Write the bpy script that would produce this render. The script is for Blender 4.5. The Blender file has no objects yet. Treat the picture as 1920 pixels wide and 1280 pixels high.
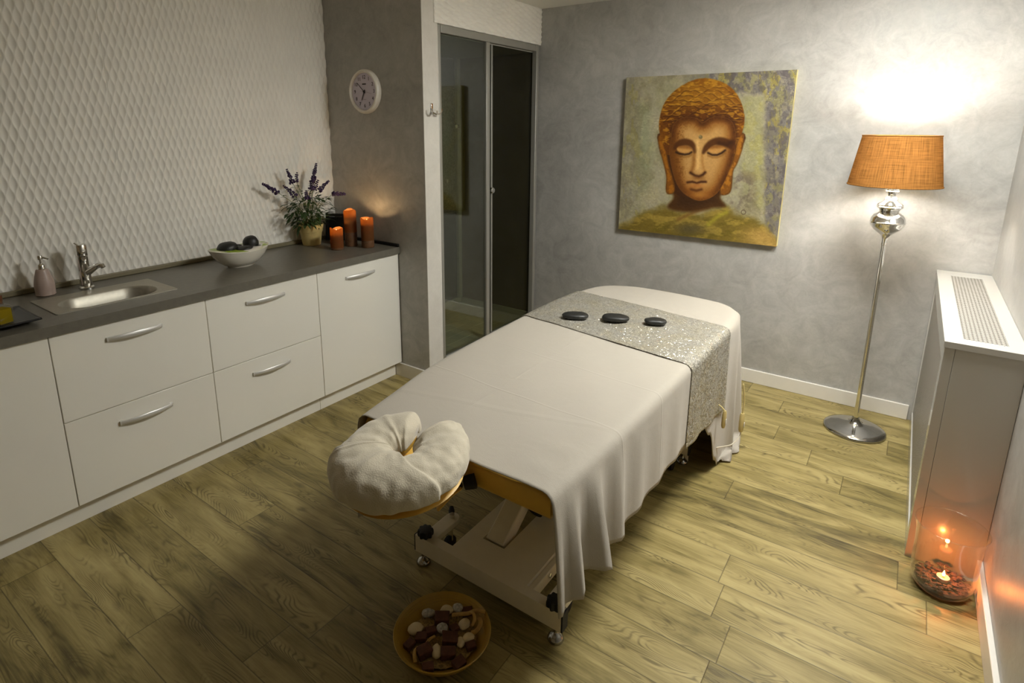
import bpy, bmesh, math, random
import numpy as np
from mathutils import Vector, Matrix, noise as mnoise

scn = bpy.context.scene
COL = scn.collection
PI = math.pi
random.seed(7)

# ------------------------------------------------------------------ camera
cam_d = bpy.data.cameras.new('camera')
cam_d.sensor_width = 36.0
cam_d.lens = 1081.08 * 36.0 / 1920.0
cam_d.shift_x = (960 - 933.58) / 1920.0
cam_d.shift_y = (493.23 - 640) / 1920.0
cam_d.clip_start = 0.05
cam = bpy.data.objects.new('camera', cam_d)
COL.objects.link(cam)
RT = Vector((0.81355, 0.58148, 0.00470)).normalized()
FW = Vector((-0.56487, 0.79219, -0.23098)).normalized()
UP = RT.cross(FW).normalized()
RT = FW.cross(UP).normalized()
cam.matrix_world = Matrix(((RT.x, UP.x, -FW.x, 3.12621), (RT.y, UP.y, -FW.y, -0.13428),
                           (RT.z, UP.z, -FW.z, 1.58902), (0, 0, 0, 1)))
scn.camera = cam

# ------------------------------------------------------------------ world, exposure
w = bpy.data.worlds.new('world')
scn.world = w
w.use_nodes = True
w.node_tree.nodes['Background'].inputs[0].default_value = (1.0, 0.9, 0.75, 1)
w.node_tree.nodes['Background'].inputs[1].default_value = 0.0
scn.view_settings.view_transform = 'Standard'
scn.view_settings.look = 'None'
scn.view_settings.exposure = 0.38
scn.view_settings.gamma = 1.0
scn.view_settings.use_curve_mapping = False
try:
    scn.cycles.use_denoising = True
    scn.cycles.max_bounces = 16
    scn.cycles.diffuse_bounces = 12
    scn.cycles.transparent_max_bounces = 24
    scn.cycles.sample_clamp_indirect = 30.0
    scn.cycles.caustics_reflective = False
    scn.cycles.caustics_refractive = False
except Exception:
    pass

BULB_STRENGTH = 235.0
FILL_STRENGTH = 54.0  # strength of the added fill light overhead
FILL_COLOR = (1.0, 1.0, 0.95)
BULB_COLOR = (1.0, 0.99, 0.96)
CANDLE_W = 0.32
TEALIGHT_W = 0.85

# ------------------------------------------------------------------ materials
def srgb(r, g, b):
    f = lambda c: (c / 12.92 if c <= 0.04045 else ((c + 0.055) / 1.055) ** 2.4)
    return (f(r / 255.0), f(g / 255.0), f(b / 255.0), 1.0)

class NT:
    """small wrapper around a material node tree"""
    def __init__(self, name):
        self.m = bpy.data.materials.new(name)
        self.m.use_nodes = True
        self.t = self.m.node_tree
        self.b = self.t.nodes['Principled BSDF']
        self.out = self.t.nodes['Material Output']
    def n(self, typ, **kw):
        nd = self.t.nodes.new(typ)
        for k, v in kw.items():
            setattr(nd, k, v)
        return nd
    def l(self, a, b):
        self.t.links.new(a, b)
    def math(self, op, a, b=None, c=None, clamp=False):
        nd = self.n('ShaderNodeMath', operation=op)
        nd.use_clamp = clamp
        for i, v in enumerate((a, b, c)):
            if v is None:
                continue
            if isinstance(v, (int, float)):
                nd.inputs[i].default_value = v
            else:
                self.l(v, nd.inputs[i])
        return nd.outputs[0]
    def mix(self, fac, a, b, mode='MIX'):
        nd = self.n('ShaderNodeMix', data_type='RGBA', blend_type=mode)
        for idx, v in ((0, fac), (6, a), (7, b)):
            if isinstance(v, (int, float)):
                nd.inputs[idx].default_value = v
            elif isinstance(v, tuple):
                nd.inputs[idx].default_value = v
            else:
                self.l(v, nd.inputs[idx])
        return nd.outputs[2]
    def ramp(self, fac, stops):
        nd = self.n('ShaderNodeValToRGB')
        el = nd.color_ramp.elements
        while len(el) < len(stops):
            el.new(0.5)
        for e, (p, c) in zip(el, stops):
            e.position = p
            e.color = c
        self.l(fac, nd.inputs[0])
        return nd.outputs[0]
    def coord(self, which='Object', scale=(1, 1, 1), rot=(0, 0, 0)):
        tc = self.n('ShaderNodeTexCoord')
        mp = self.n('ShaderNodeMapping')
        mp.inputs['Scale'].default_value = scale
        mp.inputs['Rotation'].default_value = rot
        self.l(tc.outputs[which], mp.inputs[0])
        return mp.outputs[0]
    def noise(self, vec, scale, detail=4, rough=0.55, dist=0.0):
        nd = self.n('ShaderNodeTexNoise')
        nd.inputs['Scale'].default_value = scale
        nd.inputs['Detail'].default_value = detail
        nd.inputs['Roughness'].default_value = rough
        nd.inputs['Distortion'].default_value = dist
        if vec is not None:
            self.l(vec, nd.inputs['Vector'])
        return nd.outputs['Fac']
    def bump(self, h, strength=0.3, dist=0.01):
        nd = self.n('ShaderNodeBump')
        nd.inputs['Strength'].default_value = strength
        nd.inputs['Distance'].default_value = dist
        self.l(h, nd.inputs['Height'])
        self.l(nd.outputs[0], self.b.inputs['Normal'])
        return nd
    def set(self, **kw):
        for k, v in kw.items():
            self.b.inputs[k].default_value = v
        return self

def simple(name, col, rough=0.5, metal=0.0, noise=0.0, nscale=20.0, bump=0.0, bdist=0.002, coat=0.0, spec=0.5):
    t = NT(name)
    t.set(Roughness=rough, Metallic=metal)
    t.b.inputs['Base Color'].default_value = col
    t.b.inputs['Coat Weight'].default_value = coat
    t.b.inputs['Specular IOR Level'].default_value = spec
    v = t.coord()
    f = t.noise(v, nscale)
    if noise > 0:
        dark = tuple(c * (1 - noise) for c in col[:3]) + (1,)
        lite = tuple(min(1, c * (1 + noise)) for c in col[:3]) + (1,)
        t.l(t.ramp(f, [(0.3, dark), (0.7, lite)]), t.b.inputs['Base Color'])
    if bump > 0:
        t.bump(f, bump, bdist)
    return t.m

def m_stucco(name, lo, hi, rough):
    t = NT(name)
    v = t.coord('Object')
    big = t.noise(v, 1.6, 3, 0.5)
    mid = t.noise(v, 7.0, 6, 0.62, 1.6)
    sm = t.noise(v, 26.0, 4, 0.6, 2.0)
    f = t.math('ADD', t.math('MULTIPLY', big, 0.4), t.math('ADD', t.math('MULTIPLY', mid, 0.42), t.math('MULTIPLY', sm, 0.18)))
    c = t.ramp(f, [(0.36, lo), (0.64, hi)])
    t.l(c, t.b.inputs['Base Color'])
    r = t.math('ADD', rough - 0.14, t.math('MULTIPLY', mid, 0.28))
    t.l(r, t.b.inputs['Roughness'])
    t.bump(t.math('ADD', mid, t.math('MULTIPLY', sm, 0.4)), 0.22, 0.004)
    return t.m

def m_floor():
    t = NT('oak_planks')
    tc = t.n('ShaderNodeTexCoord')
    sp = t.n('ShaderNodeSeparateXYZ')
    t.l(tc.outputs['Object'], sp.inputs[0])
    x, y = sp.outputs[0], sp.outputs[1]
    PW, PLN = 0.168, 1.23
    ry = t.math('DIVIDE', t.math('SUBTRACT', y, 0.074), PW)
    row = t.math('FLOOR', ry)
    fy = t.math('FRACT', ry)
    wn = t.n('ShaderNodeTexWhiteNoise', noise_dimensions='1D')
    t.l(t.math('ADD', row, 11.37), wn.inputs['W'])
    rx = t.math('ADD', t.math('DIVIDE', x, PLN), t.math('MULTIPLY', wn.outputs['Value'], 3.0))
    colm = t.math('FLOOR', rx)
    fx = t.math('FRACT', rx)
    cmb = t.n('ShaderNodeCombineXYZ')
    t.l(row, cmb.inputs[0]); t.l(colm, cmb.inputs[1])
    wn2 = t.n('ShaderNodeTexWhiteNoise', noise_dimensions='2D')
    t.l(cmb.outputs[0], wn2.inputs['Vector'])
    idv = wn2.outputs['Value']
    # per plank shifted coordinates, stretched along x
    off = t.n('ShaderNodeCombineXYZ')
    t.l(t.math('ADD', x, t.math('MULTIPLY', idv, 37.0)), off.inputs[0])
    t.l(t.math('ADD', y, t.math('MULTIPLY', idv, 19.0)), off.inputs[1])
    mp = t.n('ShaderNodeMapping'); mp.inputs['Scale'].default_value = (1.0, 4.6, 1.0)
    t.l(off.outputs[0], mp.inputs[0])
    v = mp.outputs[0]
    base = t.noise(v, 2.6, 4, 0.55, 0.9)               # broad figure
    rings = t.math('SINE', t.math('MULTIPLY', t.noise(v, 1.7, 2, 0.45, 0.5), 240.0))
    ringm = t.math('MULTIPLY', t.math('POWER', t.math('ADD', t.math('MULTIPLY', rings, 0.5), 0.5), 3.0),
                   t.math('MULTIPLY', t.math('SUBTRACT', t.noise(v, 3.3, 2), 0.46, clamp=True), 6.0, clamp=True))
    mp2 = t.n('ShaderNodeMapping'); mp2.inputs['Scale'].default_value = (3.0, 95.0, 1.0)
    t.l(off.outputs[0], mp2.inputs[0])
    fine = t.noise(mp2.outputs[0], 1.6, 5, 0.7, 0.4)
    knot = t.n('ShaderNodeTexVoronoi'); knot.inputs['Scale'].default_value = 3.1
    mp3 = t.n('ShaderNodeMapping'); mp3.inputs['Scale'].default_value = (0.9, 2.2, 1.0)
    t.l(off.outputs[0], mp3.inputs[0]); t.l(mp3.outputs[0], knot.inputs['Vector'])
    kn = t.math('SUBTRACT', 1.0, t.math('MULTIPLY', knot.outputs['Distance'], 7.5), clamp=True)
    kn = t.math('MULTIPLY', kn, t.noise(v, 30.0, 4, 0.7))
    f = t.math('ADD', t.math('MULTIPLY', base, 0.95), t.math('MULTIPLY', fine, 0.45))
    f = t.math('ADD', f, t.math('MULTIPLY', t.math('SUBTRACT', idv, 0.5), 0.22))
    col = t.ramp(t.math('SUBTRACT', f, 0.2), [(0.22, srgb(76, 67, 37)), (0.42, srgb(132, 118, 70)), (0.62, srgb(162, 146, 95)), (0.85, srgb(182, 167, 114))])
    col = t.mix(t.math('MULTIPLY', ringm, 0.68, clamp=True), col, srgb(78, 66, 34))
    col = t.mix(t.math('MULTIPLY', kn, 1.5, clamp=True), col, srgb(62, 52, 34))
    # seams
    dy = t.math('MULTIPLY', t.math('MINIMUM', fy, t.math('SUBTRACT', 1.0, fy)), PW)
    dx = t.math('MULTIPLY', t.math('MINIMUM', fx, t.math('SUBTRACT', 1.0, fx)), PLN)
    seam = t.math('SUBTRACT', 1.0, t.math('DIVIDE', t.math('MINIMUM', dx, dy), 0.0026), clamp=True)
    col = t.mix(t.math('MULTIPLY', seam, 0.75), col, srgb(52, 42, 22))
    t.l(col, t.b.inputs['Base Color'])
    t.l(t.math('ADD', 0.36, t.math('MULTIPLY', fine, 0.16)), t.b.inputs['Roughness'])
    t.b.inputs['Specular IOR Level'].default_value = 0.35
    t.bump(t.math('SUBTRACT', t.math('MULTIPLY', fine, 0.25), t.math('ADD', t.math('MULTIPLY', seam, 0.8), t.math('MULTIPLY', ringm, 0.2))), 0.35, 0.002)
    return t.m

def m_glass(name, tint, refl=1.0, rough=0.0):
    t = NT(name)
    tr = t.n('ShaderNodeBsdfTransparent'); tr.inputs[0].default_value = tint
    gl = t.n('ShaderNodeBsdfGlossy'); gl.inputs['Roughness'].default_value = rough
    gl.inputs[0].default_value = (1, 1, 1, 1)
    lw = t.n('ShaderNodeLayerWeight'); lw.inputs[0].default_value = 0.5
    fr = t.math('ADD', 0.05, t.math('MULTIPLY', 0.95, t.math('POWER', lw.outputs['Facing'], 4.0)))
    mx = t.n('ShaderNodeMixShader')
    t.l(t.math('MULTIPLY', fr, refl, clamp=True), mx.inputs[0])
    t.l(tr.outputs[0], mx.inputs[1]); t.l(gl.outputs[0], mx.inputs[2])
    t.l(mx.outputs[0], t.out.inputs[0])
    return t.m

def m_emit(name, col, strength):
    t = NT(name)
    t.b.inputs['Base Color'].default_value = col
    t.b.inputs['Emission Color'].default_value = col
    t.b.inputs['Emission Strength'].default_value = strength
    return t.m

def m_translucent(name, col_d, col_t, fac, weave=False):
    t = NT(name)
    di = t.n('ShaderNodeBsdfDiffuse'); tl = t.n('ShaderNodeBsdfTranslucent')
    di.inputs[0].default_value = col_d; tl.inputs[0].default_value = col_t
    mx = t.n('ShaderNodeMixShader'); mx.inputs[0].default_value = fac
    if weave:
        tc = t.n('ShaderNodeTexCoord')
        sp = t.n('ShaderNodeSeparateXYZ'); t.l(tc.outputs['Object'], sp.inputs[0])
        ang = t.math('MULTIPLY', t.math('ARCTAN2', sp.outputs[1], sp.outputs[0]), 0.175)
        c1 = t.n('ShaderNodeCombineXYZ'); t.l(t.math('MULTIPLY', ang, 320.0), c1.inputs[0]); t.l(t.math('MULTIPLY', sp.outputs[2], 9.0), c1.inputs[1])
        c2 = t.n('ShaderNodeCombineXYZ'); t.l(t.math('MULTIPLY', ang, 9.0), c2.inputs[0]); t.l(t.math('MULTIPLY', sp.outputs[2], 330.0), c2.inputs[1])
        n1 = t.noise(c1.outputs[0], 1.0, 2, 0.6); n2 = t.noise(c2.outputs[0], 1.0, 2, 0.6)
        f = t.math('ADD', t.math('MULTIPLY', n1, 0.5), t.math('MULTIPLY', n2, 0.5))
        for nd, c in ((di, col_d), (tl, col_t)):
            dk = tuple(a * 0.42 for a in c[:3]) + (1,)
            t.l(t.ramp(f, [(0.36, dk), (0.58, c)]), nd.inputs[0])
    t.l(di.outputs[0], mx.inputs[1]); t.l(tl.outputs[0], mx.inputs[2]); t.l(mx.outputs[0], t.out.inputs[0])
    return t.m

def m_fabric(name, col, nscale=350.0, strength=0.12, sheen=0.2, creases=None, rough=0.8):
    t = NT(name)
    t.b.inputs['Base Color'].default_value = col
    t.set(Roughness=rough)
    t.b.inputs['Sheen Weight'].default_value = sheen
    t.b.inputs['Specular IOR Level'].default_value = 0.25
    v = t.coord('Object')
    h = t.math('MULTIPLY', t.noise(v, nscale, 2), 0.3)
    h = t.math('ADD', h, t.math('MULTIPLY', t.noise(v, 9.0, 3, 0.5, 0.6), 1.2))
    if creases:
        sp = t.n('ShaderNodeSeparateXYZ'); t.l(v, sp.inputs[0])
        for (ax, pos, wd, amp, slope) in creases:
            base = sp.outputs[ax]
            other = sp.outputs[1 - ax]
            d = t.math('ABSOLUTE', t.math('SUBTRACT', t.math('ADD', base, t.math('MULTIPLY', other, slope)), pos))
            g = t.math('MULTIPLY', t.math('SUBTRACT', 1.0, t.math('DIVIDE', d, wd), clamp=True), amp)
            h = t.math('ADD', h, g)
    t.bump(h, strength, 0.006)
    return t.m

def m_sequin():
    t = NT('silver_sequin_cloth')
    v = t.coord('Object')
    vo = t.n('ShaderNodeTexVoronoi'); vo.inputs['Scale'].default_value = 250.0
    t.l(v, vo.inputs['Vector'])
    patch = t.noise(v, 10.0, 4, 0.6)
    wv = t.noise(t.coord('Object', (60, 500, 200)), 1.0, 2)
    sep = t.n('ShaderNodeSeparateColor'); t.l(vo.outputs['Color'], sep.inputs[0])
    rnd = sep.outputs[0]
    c = t.mix(t.math('MULTIPLY', rnd, 0.7), srgb(138, 134, 124), srgb(206, 202, 192))
    c = t.mix(t.math('MULTIPLY', t.math('SUBTRACT', patch, 0.42, clamp=True), 2.0, clamp=True), c, srgb(166, 156, 128))
    t.l(c, t.b.inputs['Base Color'])
    t.l(t.math('MULTIPLY', t.math('GREATER_THAN', rnd, 0.6), 0.7), t.b.inputs['Metallic'])
    t.l(t.math('ADD', 0.22, t.math('MULTIPLY', sep.outputs[1], 0.3)), t.b.inputs['Roughness'])
    geo = t.n('ShaderNodeNewGeometry')
    vm = t.n('ShaderNodeVectorMath', operation='SUBTRACT'); t.l(vo.outputs['Color'], vm.inputs[0]); vm.inputs[1].default_value = (0.5, 0.5, 0.5)
    v2 = t.n('ShaderNodeVectorMath', operation='SCALE'); t.l(vm.outputs[0], v2.inputs[0]); v2.inputs['Scale'].default_value = 0.85
    bn = t.n('ShaderNodeBump'); bn.inputs['Strength'].default_value = 0.6; bn.inputs['Distance'].default_value = 0.006; t.l(patch, bn.inputs['Height'])
    v3 = t.n('ShaderNodeVectorMath', operation='ADD'); t.l(bn.outputs[0], v3.inputs[0]); t.l(v2.outputs[0], v3.inputs[1])
    v4 = t.n('ShaderNodeVectorMath', operation='NORMALIZE'); t.l(v3.outputs[0], v4.inputs[0])
    t.l(v4.outputs[0], t.b.inputs['Normal'])
    return t.m

def m_perforated(name, base, hole, pitch, rad, axes=(0, 1), lattice=True):
    """a lacquered sheet with a regular pattern of small punched holes"""
    t = NT(name)
    tc = t.n('ShaderNodeTexCoord')
    sp = t.n('ShaderNodeSeparateXYZ'); t.l(tc.outputs['Object'], sp.inputs[0])
    a = t.math('DIVIDE', sp.outputs[axes[0]], pitch); b = t.math('DIVIDE', sp.outputs[axes[1]], pitch)
    def cell(p, q):
        u = t.math('SUBTRACT', t.math('FRACT', p), 0.5); v = t.math('SUBTRACT', t.math('FRACT', q), 0.5)
        return t.math('SQRT', t.math('ADD', t.math('MULTIPLY', u, u), t.math('MULTIPLY', v, v)))
    d = cell(a, b)
    m = t.math('LESS_THAN', d, rad)
    if lattice:
        d2 = cell(t.math('ADD', a, 0.5), t.math('ADD', b, 0.5))
        m = t.math('MAXIMUM', m, t.math('LESS_THAN', d2, rad * 0.62))
    c = t.mix(m, base, hole)
    t.l(c, t.b.inputs['Base Color'])
    t.l(t.math('ADD', 0.35, t.math('MULTIPLY', m, 0.5)), t.b.inputs['Roughness'])
    t.bump(t.math('SUBTRACT', 1.0, m), 0.6, 0.003)
    return t.m

M = {}
M['floor'] = m_floor()
M['stucco'] = m_stucco('pearl_grey_stucco', srgb(152, 150, 145), srgb(186, 184, 179), 0.42)
M['stucco_white'] = m_stucco('pale_stucco', srgb(205, 201, 192), srgb(222, 218, 210), 0.5)
M['taupe'] = m_stucco('taupe_stucco', srgb(150, 134, 106), srgb(170, 152, 122), 0.6)
M['relief'] = simple('white_relief_tile', srgb(238, 235, 227), 0.55, noise=0.03, nscale=6)
M['ceiling'] = simple('ceiling_paint', srgb(236, 234, 228), 0.85, noise=0.02, nscale=3)
M['white_trim'] = simple('white_trim', srgb(226, 222, 214), 0.38, noise=0.02)
M['lacquer'] = simple('white_gloss_lacquer', srgb(238, 235, 225), 0.16, noise=0.01, nscale=3, coat=0.3)
M['enamel'] = simple('radiator_enamel', srgb(184, 181, 174), 0.2, noise=0.01, nscale=3, coat=0.3)
M['carcass'] = simple('cabinet_carcass', srgb(196, 190, 176), 0.5, noise=0.02)
M['worktop'] = simple('grey_brown_worktop', srgb(106, 102, 92), 0.33, noise=0.10, nscale=40, bump=0.03)
M['upstand'] = simple('olive_upstand', srgb(124, 116, 90), 0.4, noise=0.06, nscale=30)
M['steel'] = simple('brushed_steel', srgb(176, 171, 158), 0.42, 0.72, noise=0.06, nscale=60)
M['chrome'] = simple('chrome', (0.82, 0.81, 0.79, 1), 0.06, 1.0, noise=0.01)
M['chrome_soft'] = simple('satin_chrome', (0.80, 0.79, 0.77, 1), 0.40, 0.55, noise=0.02)
M['chrome_dark'] = simple('dim_chrome', (0.42, 0.41, 0.39, 1), 0.12, 1.0, noise=0.02)
M['alu'] = simple('aluminium_profile', srgb(172, 170, 162), 0.42, 0.55, noise=0.02)
M['black'] = simple('black_plastic', srgb(16, 15, 15), 0.4, noise=0.2)
M['black_gloss'] = simple('black_gloss', srgb(12, 12, 12), 0.34, noise=0.2)
M['stone'] = simple('black_basalt', srgb(34, 34, 32), 0.45, noise=0.25, nscale=60, bump=0.25, bdist=0.002)
M['ceramic'] = simple('white_ceramic', srgb(226, 221, 208), 0.2, noise=0.02, coat=0.4)
M['lime'] = simple('lime_glaze', srgb(150, 176, 30), 0.3, noise=0.05)
M['soap'] = simple('pinkish_ribbed_ceramic', srgb(178, 158, 148), 0.4, noise=0.06, nscale=30)
M['cork'] = simple('cork', srgb(96, 56, 26), 0.8, noise=0.25, nscale=140, bump=0.3)
M['oil'] = m_translucent('yellow_oil', srgb(170, 150, 26), srgb(214, 192, 40), 0.5)
M['glass'] = m_glass('clear_glass', (0.97, 0.97, 0.95, 1))
M['pot'] = simple('cream_terracotta', srgb(206, 184, 120), 0.75, noise=0.14, nscale=16, bump=0.1)
M['soil'] = simple('dark_soil', srgb(38, 28, 18), 0.95, noise=0.4, nscale=90, bump=0.6)
M['leaf'] = simple('lavender_leaf', srgb(46, 68, 28), 0.55, noise=0.28, nscale=30)
M['stem'] = simple('plant_stem', srgb(98, 112, 60), 0.6, noise=0.1)
M['flower'] = simple('lavender_flower', srgb(58, 40, 78), 0.75, noise=0.3, nscale=80)
M['wax_glow'] = m_translucent('amber_wax', srgb(104, 70, 42), srgb(240, 176, 96), 0.24)
M['wax'] = simple('brown_candle_wax', srgb(104, 72, 46), 0.5, noise=0.3, nscale=50, bump=0.25)
M['flame'] = m_emit('candle_flame', (1.0, 0.66, 0.26, 1), 7.0)
M['bulb'] = m_emit('lamp_bulb', BULB_COLOR + (1,), BULB_STRENGTH)
M['opal'] = m_emit('fill_light_opal', FILL_COLOR + (1,), FILL_STRENGTH)  # glowing face of the added fill fixture
M['shade'] = m_translucent('burlap_shade', srgb(150, 104, 54), srgb(224, 150, 84), 0.034, weave=True)
M['shade_in'] = simple('shade_lining', srgb(224, 200, 160), 0.8, noise=0.02)
M['sheet'] = m_fabric('white_cotton_sheet', srgb(172, 165, 153), 420, 0.30, 0.15,
                      creases=[(1, -0.245, 0.006, 0.55, 0.087), (1, -0.577, 0.006, 0.6, 0.055), (0, -0.055, 0.007, 0.35, 0.0), (1, -0.70, 0.02, 0.5, -0.25), (1, 0.10, 0.006, 0.35, 0.08)])
M['runner'] = m_sequin()
M['terry'] = m_fabric('white_terry_cloth', srgb(200, 191, 171), 260, 0.55, 0.4)
M['vinyl'] = simple('yellow_vinyl', srgb(214, 172, 74), 0.45, noise=0.04, nscale=12)
M['frame_white'] = simple('cream_powder_coat', srgb(226, 218, 198), 0.4, noise=0.02)
M['rubber'] = simple('black_rubber', srgb(14, 13, 16), 0.6, noise=0.2)
M['handset'] = simple('beige_handset', srgb(196, 178, 120), 0.5, noise=0.05)
M['cord'] = simple('pale_cord', srgb(198, 190, 170), 0.6, noise=0.05)
M['bamboo'] = simple('bamboo_bowl', srgb(176, 142, 44), 0.42, noise=0.12, nscale=8, coat=0.2)
M['pebble'] = simple('cream_pebble', srgb(226, 208, 168), 0.5, noise=0.08, nscale=30)
M['pebble_grey'] = simple('speckled_pebble', srgb(190, 186, 178), 0.6, noise=0.45, nscale=120)
M['wood_chunk'] = simple('brown_wood_chunk', srgb(92, 52, 34), 0.8, noise=0.3, nscale=60, bump=0.3)
M['rind'] = simple('dried_rind', srgb(190, 150, 78), 0.7, noise=0.2, nscale=40, bump=0.2)
M['seeds'] = simple('pale_seeds', srgb(160, 134, 82), 0.8, noise=0.5, nscale=160)
M['bark'] = simple('dark_potpourri', srgb(66, 42, 26), 0.9, noise=0.5, nscale=90, bump=0.4)
M['clock_rim'] = simple('ivory_plastic', srgb(226, 220, 208), 0.35, noise=0.02)
M['clock_face'] = simple('lilac_dial', srgb(210, 202, 220), 0.6, noise=0.01)
M['ink'] = simple('dark_ink', srgb(40, 30, 38), 0.6, noise=0.1)
M['grey_ink'] = simple('grey_ink', srgb(132, 122, 136), 0.6, noise=0.1)
M['shower_dark'] = simple('charcoal_shower_panel', srgb(84, 86, 78), 0.22, noise=0.08, nscale=6)
M['shower_olive'] = simple('olive_shower_wall', srgb(112, 98, 40), 0.3, noise=0.1, nscale=5)
M['shower_column'] = simple('mottled_shower_column', srgb(112, 114, 106), 0.35, noise=0.5, nscale=70)
M['shower_tray'] = simple('shower_tray_acrylic', srgb(196, 196, 188), 0.25, noise=0.03)
M['shower_glass'] = m_glass('grey_shower_glass', (0.72, 0.75, 0.68, 1), 1.9)
M['shower_glass_door'] = m_glass('smoked_door_glass', (0.60, 0.60, 0.48, 1), 0.5)
M['canvas_edge'] = simple('canvas_edge', srgb(214, 202, 140), 0.7, noise=0.08)

# ------------------------------------------------------------------ mesh builder
class MB:
    def __init__(self):
        self.v = []; self.f = []
    def add(self, vs, fs):
        o = len(self.v)
        self.v += [tuple(p) for p in vs]
        self.f += [tuple(i + o for i in f) for f in fs]
        return self
    def box(self, x0, x1, y0, y1, z0, z1):
        return self.add([(x0, y0, z0), (x1, y0, z0), (x1, y1, z0), (x0, y1, z0), (x0, y0, z1), (x1, y0, z1), (x1, y1, z1), (x0, y1, z1)],
                        [(0, 3, 2, 1), (4, 5, 6, 7), (0, 1, 5, 4), (1, 2, 6, 5), (2, 3, 7, 6), (3, 0, 4, 7)])
    def lathe(self, prof, n=32, cx=0, cy=0, cz=0, sx=1, sy=1):
        vs = []; fs = []
        for (r, z) in prof:
            for k in range(n):
                a = 2 * PI * k / n
                vs.append((cx + r * sx * math.cos(a), cy + r * sy * math.sin(a), cz + z))
        for i in range(len(prof) - 1):
            for k in range(n):
                k2 = (k + 1) % n
                fs.append((i * n + k, i * n + k2, (i + 1) * n + k2, (i + 1) * n + k))
        if prof[0][0] > 1e-6:
            fs.append(tuple(range(n - 1, -1, -1)))
        if prof[-1][0] > 1e-6:
            o = (len(prof) - 1) * n
            fs.append(tuple(o + k for k in range(n)))
        return self.add(vs, fs)
    def tube(self, pts, r, n=10, caps=True, flat=1.0):
        pts = [Vector(p) for p in pts]
        rs = r if isinstance(r, (list, tuple)) else [r] * len(pts)
        vs = []; fs = []
        prev = None
        for i, p in enumerate(pts):
            d = (pts[min(i + 1, len(pts) - 1)] - pts[max(i - 1, 0)]).normalized()
            if prev is None:
                u = d.orthogonal().normalized() if abs(d.z) > 0.9 else Vector((0, 0, 1)).cross(d).normalized()
            else:
                u = (prev - d * prev.dot(d)).normalized()
            prev = u
            wv = d.cross(u)
            for k in range(n):
                a = 2 * PI * k / n
                vs.append(p + (u * math.cos(a) + wv * math.sin(a) * flat) * rs[i])
        for i in range(len(pts) - 1):
            for k in range(n):
                k2 = (k + 1) % n
                fs.append((i * n + k, i * n + k2, (i + 1) * n + k2, (i + 1) * n + k))
        if caps:
            fs.append(tuple(range(n - 1, -1, -1)))
            o = (len(pts) - 1) * n
            fs.append(tuple(o + k for k in range(n)))
        return self.add(vs, fs)
    def grid(self, fn, nu, nv, close_u=False):
        vs = [fn(i / (nu if close_u else nu - 1), j / (nv - 1)) for j in range(nv) for i in range(nu)]
        fs = []
        for j in range(nv - 1):
            for i in range(nu if close_u else nu - 1):
                i2 = (i + 1) % nu
                fs.append((j * nu + i, j * nu + i2, (j + 1) * nu + i2, (j + 1) * nu + i))
        return self.add(vs, fs)
    def prism(self, poly, z0, z1):
        n = len(poly)
        vs = [(x, y, z0) for x, y in poly] + [(x, y, z1) for x, y in poly]
        fs = [tuple(range(n - 1, -1, -1)), tuple(range(n, 2 * n))]
        fs += [(i, (i + 1) % n, n + (i + 1) % n, n + i) for i in range(n)]
        return self.add(vs, fs)
    def ball(self, c, rx, ry, rz, n=20, m=12, rough=0.0, seed=0, power=1.0, freq=1.3):
        vs = []; fs = []
        sv = Vector((seed * 3.17, seed * 1.71, seed * 0.93))
        for j in range(m + 1):
            th = PI * j / m
            for k in range(n):
                a = 2 * PI * k / n
                d = Vector((math.sin(th) * math.cos(a), math.sin(th) * math.sin(a), math.cos(th)))
                s = 1 + rough * mnoise.noise(d * freq + sv)
                e = lambda q: math.copysign(abs(q) ** power, q)
                vs.append((c[0] + rx * e(d.x) * s, c[1] + ry * e(d.y) * s, c[2] + rz * e(d.z) * s))
        for j in range(m):
            for k in range(n):
                k2 = (k + 1) % n
                fs.append((j * n + k, (j + 1) * n + k, (j + 1) * n + k2, j * n + k2))
        return self.add(vs, fs)
    def xform(self, mat):
        self.v = [tuple(mat @ Vector(p)) for p in self.v]
        return self
    def build(self, name, mat, parent=None, smooth=40, bevel=0.0, seg=2, solid=0.0, sub=0, weld=False):
        me = bpy.data.meshes.new(name)
        me.from_pydata(self.v, [], self.f)
        if weld:
            bm = bmesh.new(); bm.from_mesh(me)
            bmesh.ops.remove_doubles(bm, verts=bm.verts, dist=1e-5)
            bmesh.ops.recalc_face_normals(bm, faces=bm.faces)
            bm.to_mesh(me); bm.free()
        me.validate(); me.update()
        if smooth:
            me.shade_smooth()
            if smooth < 180:
                me.set_sharp_from_angle(angle=math.radians(smooth))
        if mat is not None:
            me.materials.append(M[mat] if isinstance(mat, str) else mat)
        o = bpy.data.objects.new(name, me)
        COL.objects.link(o)
        if parent is not None:
            o.parent = parent
        if bevel > 0:
            b = o.modifiers.new('bevel', 'BEVEL'); b.width = bevel; b.segments = seg; b.limit_method = 'ANGLE'; b.angle_limit = math.radians(35)
        if solid:
            s = o.modifiers.new('solid', 'SOLIDIFY'); s.thickness = abs(solid); s.offset = 1 if solid > 0 else -1
        if sub:
            s = o.modifiers.new('sub', 'SUBSURF'); s.levels = sub; s.render_levels = sub
        return o

def tag(o, label, cat, group=None):
    o['label'] = label; o['category'] = cat
    if group:
        o['group'] = group
    return o

def thing(name, label, cat, loc=(0, 0, 0), rz=0.0, group=None):
    o = bpy.data.objects.new(name, None)
    COL.objects.link(o)
    o.location = loc; o.rotation_euler = (0, 0, rz)
    o.empty_display_size = 0.05
    return tag(o, label, cat, group)

def struct(o):
    o['kind'] = 'structure'
    return o

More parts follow.
